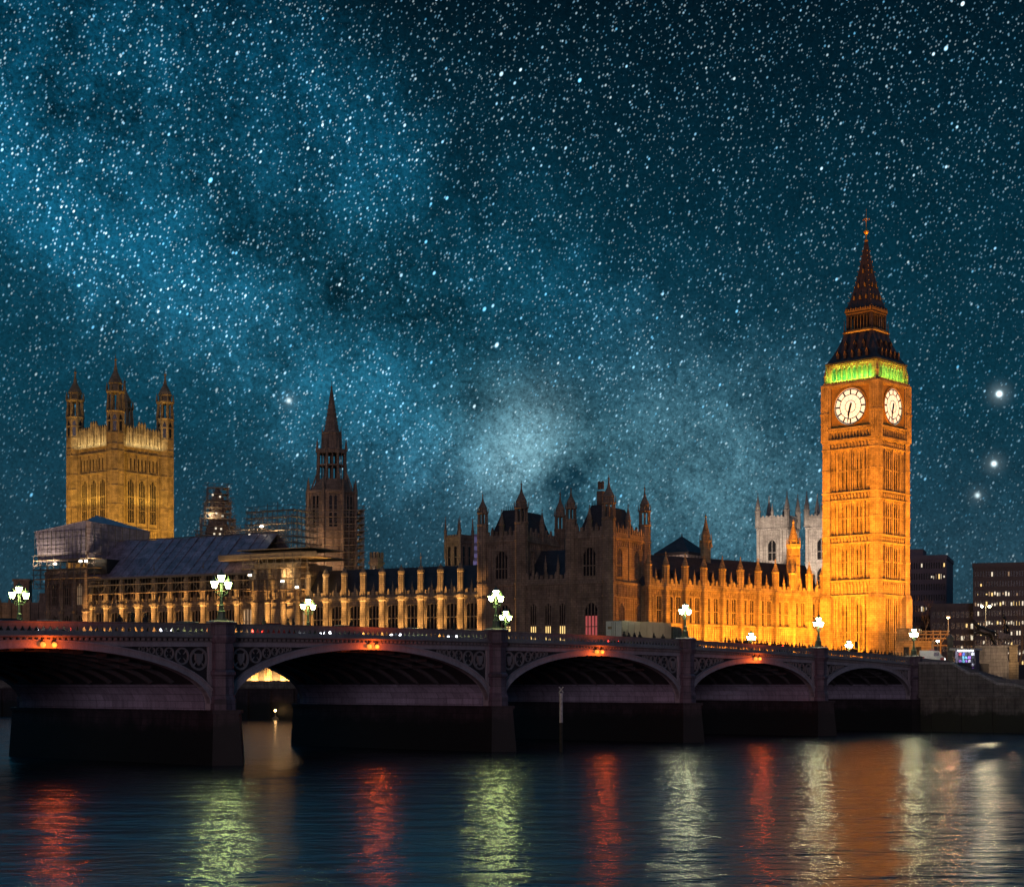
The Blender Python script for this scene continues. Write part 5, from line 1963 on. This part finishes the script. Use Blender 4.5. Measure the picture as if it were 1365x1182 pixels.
def ew(x, y, z=0.):
    a = P0 + ND * x + Vector((-ND.y, ND.x)) * y
    return (a.x, a.y, z)


# floodlit lodge, timber frame, pillar
q = place(1219, 318)
t = thing('stone_lodge', 'small orange lit stone lodge at the foot of the clock tower', 'building', (q[0], q[1], 0), R(-20))
b = MB()
b.box(-3.2, 3.4, -2, 2, 10.9, 15.4)
b.box(-3.4, 3.6, -2.2, 2.2, 15.4, 15.8)
for x in (-2.4, -.2, 2.2): b.box(x - .2, x + .2, -2.15, -2, 11, 15.4)
b.box(-3.1, -.9, -1.5, 1.5, 15.8, 18.2)
b.build('wall', M['stone'], t)
for x in (-1.3, 1.0): MB().box(x - .5, x + .5, -2.06, -1.98, 12.4, 14.6).build('window', M['glass'], t)
spot('lodge_light', (q[0] - 1, q[1] - 9, 12.2), (q[0], q[1], 14), 2600, OR, 100, .8, .3)
q = place(1244, 330)
t = thing('timber_frame', 'orange lit open frame of posts and beams right of the clock tower', 'scaffolding', (q[0], q[1], 0), R(-14))
b = MB()
for x in (-2.8, -1.4, 0, 1.4, 2.8):
    for y in (-1, 1): b.tube((x, y, 10.9), (x, y, 18.2), .12, .12, 5)
for z in (15.2, 16.6, 18.0):
    for y in (-1, 1): b.tube((-3.2, y, z), (3.2, y, z), .11, .11, 5)
for k in range(4): b.tube((-2.8 + 1.4 * k, -1.05, 15.2), (-1.4 + 1.4 * k, -1.05, 18), .08, .08, 4)
b.build('frame', M['plank'], t)
MB().box(-3.1, 3.1, -1.2, 1.2, 17.3, 17.5).build('deck_boards', M['plank'], t)
spot('frame_light', (q[0], q[1] - 8, 12.5), (q[0], q[1], 16.5), 3000, OR, 90, .8, .3)
q = place(1266.5, 312)
t = thing('stone_pillar', 'pale square stone pillar beside the ambulance', 'pillar', (q[0], q[1], 11), R(-20))
MB().sq(0, 0, [(.65, 0), (.65, .6), (.5, .7), (.5, 4.8), (.66, 4.9), (.66, 5.3), (.1, 5.9)]).build('shaft', M['quay'], t)


for px, Y in ((1240, 362), (1285, 370), (1340, 352)):
    x, y = place(px, Y)
    spot('tree_fill_light', (x, y - 8, 12), (x, y + 14, 20), 9000, (1, .55, .28), 110, .9, .5)  # no lamps stand here; spots added to bring out the bare trees


# street lights
def street_light(label, px, py, Y, glass, heads, hgt_col=M['tube']):
    x, y = place(px, Y)
    z = zat(py, Y)
    t = thing('street_light', label, 'street lamp', (x, y, 11), 0)
    b = MB()
    b.lathe(0, 0, [(.2, 0), (.2, 1), (.11, 1.1), (.07, z - 11)], 8)
    b.build('post', hgt_col, t)
    for d in heads:
        a = MB()
        a.tube((0, 0, z - 11 - .05), (d, 0, z - 11 + .1), .05, .05, 5)
        a.box(d - .42, d + .42, -.22, .22, z - 11 + .12, z - 11 + .25)
        o = a.build('lamp_head', hgt_col, t)
        MB().sph((d, 0, z - 11 - .02), .26, 8, 6, .6).build('lamp_glass', glass, o)
    return t


street_light('single orange street light on a post right of the clock tower', 1264, 823, 320, M['lamp_orange'], (0,))
street_light('twin headed street light above the bronze statue', 1314, 808, 330, M['lamp_far'], (-.75, .75))
street_light('short white globe light beside the ambulance', 1250, 854, 300, M['lamp_far'], (0,))

for px, py, Y, pw, c_ in ((1264, 826, 318, 1500, (1, .55, .25)), (1314, 811, 326, 2600, (1, .80, .5)), (1340, 835, 350, 900, (1, .6, .35))):
    x, y = place(px, Y)
    lpoint('street_fill_light', (x, y - 1.0, zat(py, Y)), pw, c_, .3)  # unseen points added around the street lights to warm trees and statue
# souvenir kiosk, brightly lit
q = place(1289, 279)
t = thing('souvenir_kiosk', 'brightly lit kiosk hung with colourful souvenirs by the stair', 'kiosk', (q[0], q[1], 9.0), R(-35))
MB().box(-2.2, 2.2, -1.3, 1.3, -.8, 0).build('step', M['paving'], t)
b = MB()
b.box(-1.6, 1.6, .9, 1.1, 0, 4.2)
b.box(-1.75, -1.6, -.9, 1.1, 0, 4.2)
b.box(1.6, 1.75, -.9, 1.1, 0, 4.2)
b.box(-1.6, 1.6, -.9, -.7, 0, 1.0)
b.build('stall', M['office'], t)
MB().ext([(-2.4, 4.2), (2.2, 4.2), (2.1, 4.45), (-2.3, 4.55)], -1.9, 1.3).build('canopy', M['white_paint'], t)
rnd = random.Random(4)
gm = [mat('souvenir_%s' % n_, c_, .6, bump=0, var=.1) for n_, c_ in (('blue', (.10, .16, .75)), ('white', (.8, .8, .85)), ('violet', (.4, .18, .7)), ('red', (.7, .08, .1)), ('black', (.03, .03, .04)), ('cyan', (.2, .6, .75)))]
for i in range(5):
    for j in range(6):
        if rnd.random() < .15: continue
        x, z = -1.35 + j * .54, 1.15 + i * .6
        g = MB()
        s1, s2 = rnd.uniform(.14, .25), rnd.uniform(.18, .28)
        g.ext([(x - s1, z - s2), (x + s1, z - s2), (x + s1 * 1.1, z + s2 * .6), (x + s1 * .5, z + s2), (x - s1 * .5, z + s2), (x - s1 * 1.1, z + s2 * .6)], .55 - rnd.random() * .3, .85)
        g.build('souvenir', rnd.choice(gm), t)
strip('kiosk_light', (q[0] - .8, q[1] - 1.1, 12.9), (q[0] + .2, q[1] + .6, 11.0), 70, (.80, .84, 1.0), 2.6, .3, (1, 0, 0))
MB().box(-1.3, 1.3, -.75, -.65, 4.0, 4.16).build('strip_lamp', M['head'], t)

# ================================================================ SKINNED FIGURES
def skin_mesh(name, pts, edges, m, root=0, sub=1):
    me = bpy.data.meshes.new(name + '_bones')
    me.from_pydata([p[:3] for p in pts], edges, [])
    o = bpy.data.objects.new(name + '_bones', me)
    col.objects.link(o)
    sm = o.modifiers.new('skin', 'SKIN')
    for i, v in enumerate(me.skin_vertices[0].data):
        r = pts[i][3]
        v.radius = (r, r) if not isinstance(r, tuple) else r
        v.use_root = (i == root)
    ss = o.modifiers.new('sub', 'SUBSURF')
    ss.levels = ss.render_levels = sub
    dg = bpy.context.evaluated_depsgraph_get()
    dg.update()
    out = bpy.data.meshes.new_from_object(o.evaluated_get(dg))
    out.name = name
    bpy.data.objects.remove(o)
    bpy.data.meshes.remove(me)
    out.materials.clear()
    out.materials.append(m)
    for p in out.polygons: p.use_smooth = True
    return out


def person_mesh(k):
    lean, st, ar = ((0, .08, 0), (.04, .22, .25), (-.03, .05, .5), (.02, .28, -.2))[k]
    pts = [(0, 0, .95, .15), (0, .01, 1.15, .135), (lean * .5, .0, 1.36, .165), (lean * .6, .01, 1.49, .065), (lean * .7, .03, 1.60, .095), (lean * .7, .03, 1.71, .075),
           (.10, 0, .88, .10), (.11, .02 + st, .48, .065), (.11, st * .9 - .02, .07, .045), (.11, st * .9 + .14, .04, .035),
           (-.10, 0, .88, .10), (-.11, .02 - st, .48, .065), (-.11, -st * 1.1, .07, .045), (-.11, -st * 1.1 + .14, .04, .035),
           (.20, 0, 1.40, .062), (.26, -.03 + ar * .2, 1.13, .048), (.27, .06 + ar * .5, .92 + abs(ar) * .3, .04),
           (-.20, 0, 1.40, .062), (-.26, -.03 - ar * .1, 1.13, .048), (-.26, .05 - ar * .2, .9, .04)]
    ed = [(0, 1), (1, 2), (2, 3), (3, 4), (4, 5), (0, 6), (6, 7), (7, 8), (8, 9), (0, 10), (10, 11), (11, 12), (12, 13), (2, 14), (14, 15), (15, 16), (2, 17), (17, 18), (18, 19)]
    return skin_mesh('person', pts, ed, M['cloth_dark'])


PM = [person_mesh(k) for k in range(4)]
HM = []
for k in range(4):
    lean = (0, .04, -.03, .02)[k]
    b = MB()
    b.sph((lean * .7, -.005, 1.665), .105, 8, 6, 1.1)
    HM.append(b.mesh('hair', M['black'], True))
PG = 'pedestrians on the bridge'
pr = random.Random(12)


def people(pxs, label, y=(-1.2, -2.8), zoff=0.0, fn=None):
    for px in pxs:
        k = pr.randrange(4)
        if fn: loc = fn(px)
        else:
            yy = pr.uniform(*y)
            # the face of the bridge is at y=0; shift along t so that the picture column is kept
            t = tpx(px)
            for _ in range(8):
                w = bw(t, yy)
                t += (w[0] / w[1] * F + HX - px) * (w[1] / F) / .9
            loc = bw(t, yy, zp(t) - 1.015 + zoff)
        o = link('person', PM[k], None, loc, pr.choice((BR - PI / 2, BR + PI / 2, BR, BR + PI)) + pr.uniform(-.5, .5))
        s_ = pr.uniform(.94, 1.08)
        o.scale = (s_, s_, s_)
        tag(o, label, 'person', PG)
        link('hair', HM[k], o)


people((160, 177, 194), 'dark pedestrian on the bridge below the left part of the long river front', zoff=.1)
people((352, 384, 391, 468, 605), 'lone dark pedestrian silhouetted before the lit river front', zoff=.05)
people((832, 838, 846, 853, 872, 884), 'dark pedestrian passing in front of the white lorry')
people([968 + i * 4.6 + pr.uniform(-1.5, 1.5) for i in range(30)], 'dark pedestrian in the crowd before the orange wing')
people([1112 + i * 4.3 + pr.uniform(-1.5, 1.5) for i in range(23)], 'dark pedestrian in the crowd at the foot of the clock tower')
people((1262, 1265, 1268, 1271, 1274, 1277, 1281, 1285), 'pedestrian waiting beside the bright souvenir kiosk', fn=lambda px: (*place(px, 281 + pr.uniform(-2, 4)), 8.2))

# ================================================================ VEHICLES
def wheel(parent, x, y, r=.34, w=.22):
    b = MB()
    n = 14
    rings = [[(x + rr * math.cos(2 * PI * i / n), yy, r + rr * math.sin(2 * PI * i / n)) for i in range(n)] for rr, yy in ((r * .9, y - w / 2), (r, y - w / 2 + .04), (r, y + w / 2 - .04), (r * .9, y + w / 2))]
    b.loft(rings)
    o = b.build('wheel', M['rubber'], parent)
    b = MB()
    rings = [[(x + r * .6 * math.cos(2 * PI * i / n), yy, r + r * .6 * math.sin(2 * PI * i / n)) for i in range(n)] for yy in (y - w / 2 - .015, y + w / 2 + .015)]
    b.loft(rings).build('rim', M['tube'], o)


def car(label, t, y, paint, front, lit='head', bright=False):
    """front=+1: nose towards increasing t"""
    c = thing('car', label, 'car', bw(t, y, zp(t) - 1.17), BR + (0 if front > 0 else PI), 'cars on the bridge')
    b = MB()
    b.ext([(-2.1, .35), (2.1, .35), (2.15, .7), (1.9, .88), (1.0, .95), (-1.9, .98), (-2.15, .8)], -.85, .85)
    b.build('body', M[paint], c)
    b = MB()
    b.loft([[(-1.75, -.8, .95), (1.15, -.8, .92), (1.15, .8, .92), (-1.75, .8, .95)], [(-1.25, -.62, 1.46), (.35, -.62, 1.46), (.35, .62, 1.46), (-1.25, .62, 1.46)]])
    cab = b.build('cabin', M['glass'], c)
    MB().box(-1.3, .4, -.64, .64, 1.46, 1.52).build('roof', M[paint], cab)
    for x in (-1.35, 1.35):
        for yy in (-.78, .78): wheel(c, x, yy)
    for yy in (-.6, .6):
        MB().box(2.1, 2.2, yy - .18, yy + .18, .58, .78).build('headlight', M['head'], c)
        MB().box(-2.2, -2.1, yy - .18, yy + .18, .62, .85).build('taillight', M['tail_bright' if bright else 'tail'], c)
    return c


def tcol(px, y):
    t = tpx(px)
    for _ in range(8):
        w = bw(t, y)
        t += (w[0] / w[1] * F + HX - px) * (w[1] / F) / .9
    return t


for px, y, paint, fr, br, lb in ((15, -6, 'dark_paint', -1, True, 'dark car with red tail lights at the left end of the bridge'),
                                 (60, -8, 'grey_paint', 1, False, 'silver car near the left end of the bridge'),
                                 (245, -6, 'grey_paint', 1, False, 'silver car behind the parapet left of the big green lantern'),
                                 (365, -6, 'red_paint', -1, True, 'red car behind the parapet over the open arch'),
                                 (400, -9, 'dark_paint', -1, True, 'dark car with red lights just right of the red car'),
                                 (455, -6, 'grey_paint', 1, False, 'silver car under the stone spire'),
                                 (545, -7, 'white_paint', 1, False, 'white car behind the parapet before the lit buttresses'),
                                 (620, -7, 'grey_paint', 1, False, 'silver car left of the dark pavilion'),
                                 (920, -7, 'dark_paint', -1, False, 'dark car just ahead of the lorry'),
                                 (1043, -8, 'red_paint', -1, True, 'red car with bright brake lights among the crowd')):
    car(lb, tcol(px, y), y, paint, fr, bright=br)
# brake lamp glow high on a bus-like van at the crowd, and headlamp by the lorry
# articulated lorry
yl = -6.2
t0 = tcol(829, yl + 1.25)
lo = thing('lorry', 'long white box lorry on the bridge before the dark pavilion', 'lorry', bw(t0, yl, zp(t0 - 6) - 1.17), BR + PI)
b = MB()
b.box(0, 11.2, -1.25, 1.25, 1.05, 3.55)
b.build('trailer_box', M['lorry_side'], lo)
b = MB()
b.box(-.04, 0, -1.22, 1.22, 1.08, 3.52)
rd = b.build('rear_door', M['white_paint'], lo)
MB().box(-.06, -.04, -.02, .02, 1.1, 3.5).box(-.08, -.04, -.3, -.24, 1.2, 3.4).box(-.08, -.04, .24, .3, 1.2, 3.4).build('door_bar', M['tube'], rd)
MB().box(-.055, -.04, .35, .95, 2.5, 2.85).build('emblem', M['plank'], rd)
b = MB()
b.box(0, 11.2, -1.27, -1.25, 3.35, 3.5)
b.box(0, 11.2, 1.25, 1.27, 3.35, 3.5)
for k in range(9):
    b.box(k * 1.4 - .03, k * 1.4 + .03, -1.275, 1.275, 1.05, 3.5)
b.build('side_rail', M['lorry_side'], lo)
b = MB()
b.ext([(11.8, .5), (14.0, .5), (14.05, 1.6), (13.75, 2.9), (13.2, 3.1), (11.8, 3.1)], -1.22, 1.22)
cab = b.build('cab', M['dark_paint'], lo)
MB().ext([(14.06, 1.65), (14.09, 1.65), (13.8, 2.75), (13.77, 2.75)], -1.1, 1.1).build('windscreen', M['glass'], cab)
MB().box(0, 12, -.5, .5, .7, 1.05).build('chassis', M['black'], lo)
for x in (1.2, 2.4, 9.6, 13.0):
    for yy in (-1.0, 1.0): wheel(lo, x, yy, .5, .3)
for yy in (-.9, .9):
    MB().box(-.1, 0, yy - .15, yy + .15, .9, 1.05).build('taillight', M['tail'], lo)
    MB().box(14.02, 14.1, yy - .2, yy + .2, .8, 1.0).build('headlight', M['head'], lo)
# traffic signals among the crowd
for px, Y, h, lit_, lb in ((1042.5, 281, 3.3, True, 'traffic signal showing red among the crowd before the orange wing'), (1141, 292, 4.2, False, 'dark traffic signal against the foot of the clock tower')):
    x, y = place(px, Y)
    t = thing('traffic_signal', lb, 'traffic light', (x, y, 10.8), BR + PI / 2)
    MB().tube((0, 0, 0), (0, 0, h), .07, .06, 6).build('post', M['black'], t)
    b = MB()
    b.box(-.22, .22, -.16, .12, h - 1.15, h + .05)
    for k in range(3): b.box(-.2, .2, -.34, -.16, h - .08 - k * .37, h - .04 - k * .37)
    hd = b.build('signal_head', M['black'], t)
    MB().sph((0, -.2, h - .2), .15, 8, 6).build('lens', M['tail_bright'] if lit_ else M['glass'], hd)
    t.rotation_euler = (0, 0, 0)
# white ambulance beyond the bridge
am_t = -17
va_ = thing('ambulance', 'white ambulance with red markings right of the clock tower base', 'van', (*place(1242, 296), 11.05), R(-12))
b = MB()
b.ext([(-2.1, .4), (2.2, .4), (2.25, 1.2), (1.7, 1.45), (1.25, 2.35), (-2.1, 2.45)], -.95, .95)
bd = b.build('body', M['white_paint'], va_)
MB().box(-2.0, -1.3, -.97, .97, .7, 1.35).box(1.45, 2.1, -.97, .97, .6, 1.15).build('red_panel', M['red_paint'], bd)
MB().box(.35, 1.25, -.97, .97, 1.45, 2.1).build('side_window', M['glass'], va_)
MB().box(-.4, .5, -.6, .6, 2.46, 2.62).build('light_bar', M['red_paint'], va_)
for x in (-1.3, 1.4):
    for yy in (-.85, .85): wheel(va_, x, yy)
for yy in (-.7, .7):
    MB().box(-2.16, -2.1, yy - .12, yy + .12, .8, 1.2).build('taillight', M['tail_bright'], va_)
    MB().box(2.2, 2.28, yy - .15, yy + .15, .8, 1.0).build('headlight', M['head'], va_)
spot('ambulance_light', (*place(1243, 288), 14.8), (*place(1242, 296), 12), 350, (.9, 1, .8), 120, .8, .2)

# ================================================================ STATUE
q = place(1321, 286)
PZ = 14.1
pn = thing('statue_plinth', 'tall pale granite plinth carrying the bronze chariot group', 'plinth', (q[0], q[1], 0), R(-14))
b = MB()
b.box(-2.7, 2.9, -1.8, 1.8, 8, PZ - 2.8)
b.box(-2.5, 2.7, -1.6, 1.6, PZ - 2.8, PZ - .3)
b.box(-2.75, 2.95, -1.85, 1.85, PZ - .3, PZ)
b.build('pedestal', M['quay'], pn)
b = MB()
b.sq(3.7, 0, [(.85, 8), (.85, PZ - 2.8), (.7, PZ - 2.7), (.7, PZ - .2), (.85, PZ), (.85, PZ + .15)])
b.build('end_pier', M['stone'], pn)
spot('plinth_light', (q[0] + 1, q[1] - 9, 11.0), (q[0] + .5, q[1], 13.5), 1500, (1, .68, .42), 90, .8, .3)
st = thing('chariot_statue', 'dark bronze chariot with rearing horses and standing figure on a plinth', 'statue', (q[0], q[1], PZ), R(-14))
st.scale = (1.35, 1.35, 1.42)


def horse_mesh():
    pts = [(.9, 0, 1.35, .36), (.25, 0, 1.5, .34), (-.35, 0, 1.75, .36), (-.75, 0, 2.25, .21), (-1.05, 0, 2.65, .14), (-1.4, 0, 2.5, .11), (-1.65, 0, 2.3, .075),
           (1.05, .2, 1.05, .22), (.85, .2, .75, .12), (1.15, .2, .4, .075), (1.05, .2, .05, .08),
           (1.05, -.2, 1.05, .22), (1.0, -.2, .72, .12), (1.3, -.2, .38, .075), (1.25, -.2, .05, .08),
           (-.5, .2, 1.5, .16), (-.95, .2, 1.35, .085), (-.85, .2, .95, .06), (-1.0, .2, .82, .07),
           (-.5, -.2, 1.55, .16), (-1.05, -.2, 1.6, .085), (-1.15, -.2, 1.2, .06), (-1.3, -.2, 1.1, .07),
           (1.25, 0, 1.5, .08), (1.6, 0, 1.2, .07), (1.7, 0, .8, .03), (-1.0, .08, 2.86, .03), (-1.0, -.08, 2.86, .03)]
    ed = [(0, 1), (1, 2), (2, 3), (3, 4), (4, 5), (5, 6), (0, 7), (7, 8), (8, 9), (9, 10), (0, 11), (11, 12), (12, 13), (13, 14), (2, 15), (15, 16), (16, 17), (17, 18), (2, 19), (19, 20), (20, 21), (21, 22), (0, 23), (23, 24), (24, 25), (4, 26), (4, 27)]
    return skin_mesh('horse', pts, ed, M['bronze'], 1, 2)


hm = horse_mesh()
for y in (-.7, .7):
    o = link('horse', hm, st, (-.95, y, .02), 0)
    o.scale = (1.12, 1.12, 1.12)
fig = skin_mesh('figure', [(0, 0, .55, .26), (0, 0, 1.0, .2), (0, 0, 1.35, .15), (0, 0, 1.68, .19), (0, 0, 1.86, .07), (0, 0, 2.0, .12), (0, 0, 2.14, .09), (0, 0, .05, .34),
                           (0, .25, 1.74, .07), (-.15, .6, 1.95, .055), (-.2, .8, 2.25, .045), (0, -.25, 1.74, .07), (-.15, -.55, 2.0, .055), (-.25, -.7, 2.35, .045)],
                [(0, 1), (1, 2), (2, 3), (3, 4), (4, 5), (5, 6), (0, 7), (3, 8), (8, 9), (9, 10), (3, 11), (11, 12), (12, 13)], M['bronze'], 1, 2)
o = link('figure', fig, st, (1.75, 0, .8))
o.scale = (1.3,) * 3
sprm = MB().tube((1.4, -.85, 2.6), (1.4, -.85, 4.6), .04, .03, 5).build('spear', M['bronze'], st)
for y in (-.55, .55):
    o = link('figure', fig, st, (2.15, y, .75))
    o.scale = (.75,) * 3
b = MB()
b.loft([[(1.0, -.8, .7), (2.7, -.8, .7), (2.7, .8, .7), (1.0, .8, .7)], [(.9, -.9, .85), (2.8, -.9, .85), (2.8, .9, .85), (.9, .9, .85)]])
b.ext([(.9, .85), (1.2, .85), (1.1, 1.9), (.8, 1.7)], -.9, .9)
for y in (-.92, .86): b.ext([(.95, .85), (2.6, .85), (2.2, 1.25), (1.4, 1.6), (.9, 1.8)], y, y + .06)
b.tube((.9, 0, .75), (-1.5, 0, 1.5), .07, .06, 6)
b.build('chariot', M['bronze'], st)
for y in (-1.05, 1.05):
    b = MB()
    n = 16
    rings = [[(1.9 + rr * math.cos(2 * PI * i / n), y + yy, .72 + rr * math.sin(2 * PI * i / n)) for i in range(n)] for rr, yy in ((.70, -.06), (.70, .06), (.58, .06), (.58, -.06))]
    b.loft(rings + [rings[0]], False, False)
    for a in range(8): b.tube((1.9, y, .72), (1.9 + .6 * math.cos(a * PI / 4), y, .72 + .6 * math.sin(a * PI / 4)), .035, .035, 4)
    b.build('wheel', M['bronze'], st)
MB().box(-2.4, 2.9, -1.4, 1.4, 0, .06).build('base', M['bronze'], st)

# ================================================================ RIVER MARKS
q = place(748, 182)
t = thing('mooring_post', 'tall white river post with crossed topmark standing in the water', 'post', (q[0], q[1], 0), 0)
b = MB()
b.lathe(0, 0, [(.20, 3.2), (.19, 6.3), (.23, 6.35), (.23, 6.45)], 10)
b.build('upper_post', M['weathered'], t)
MB().lathe(0, 0, [(.22, -2), (.20, 3.2)], 10).build('lower_post', M['weed'], t)
b = MB()
for s_ in (-1, 1): b.tube((-.24 * s_, -.02, 6.5), (.24 * s_, -.02, 7.15), .075, .075, 6)
b.build('topmark', M['weathered'], t)
q = place(367, 345)
t = thing('channel_buoy', 'small yellow lit buoy floating beyond the open arch', 'buoy', (q[0], q[1], 0), 0)
b = MB()
b.lathe(0, 0, [(.5, -.3), (.75, 0), (.75, .4), (.3, .7), (.14, .8), (.12, 1.7), (.2, 1.75)], 10)
b.build('body', M['plank'], t)
MB().sph((0, 0, 1.95), .22, 8, 6).build('lamp_glass', M['lamp_orange'], t)
for i, px in enumerate((345, 118)):
    q = place(px, 362 if i == 0 else 374)
    t = thing('terrace_lamp', ('white globe lamp on the palace terrace seen through the open arch', 'globe lamp on the palace terrace hidden behind the left arch')[i], 'lamp', (q[0], q[1], 7.3), 0)
    MB().lathe(0, 0, [(.25, 0), (.2, .6), (.08, .8), (.07, 2.4), (.15, 2.5)], 8).build('post', M['lampgreen'], t)
    MB().sph((0, 0, 2.75), .32, 10, 8).build('lamp_glass', M['lamp_far'], t)
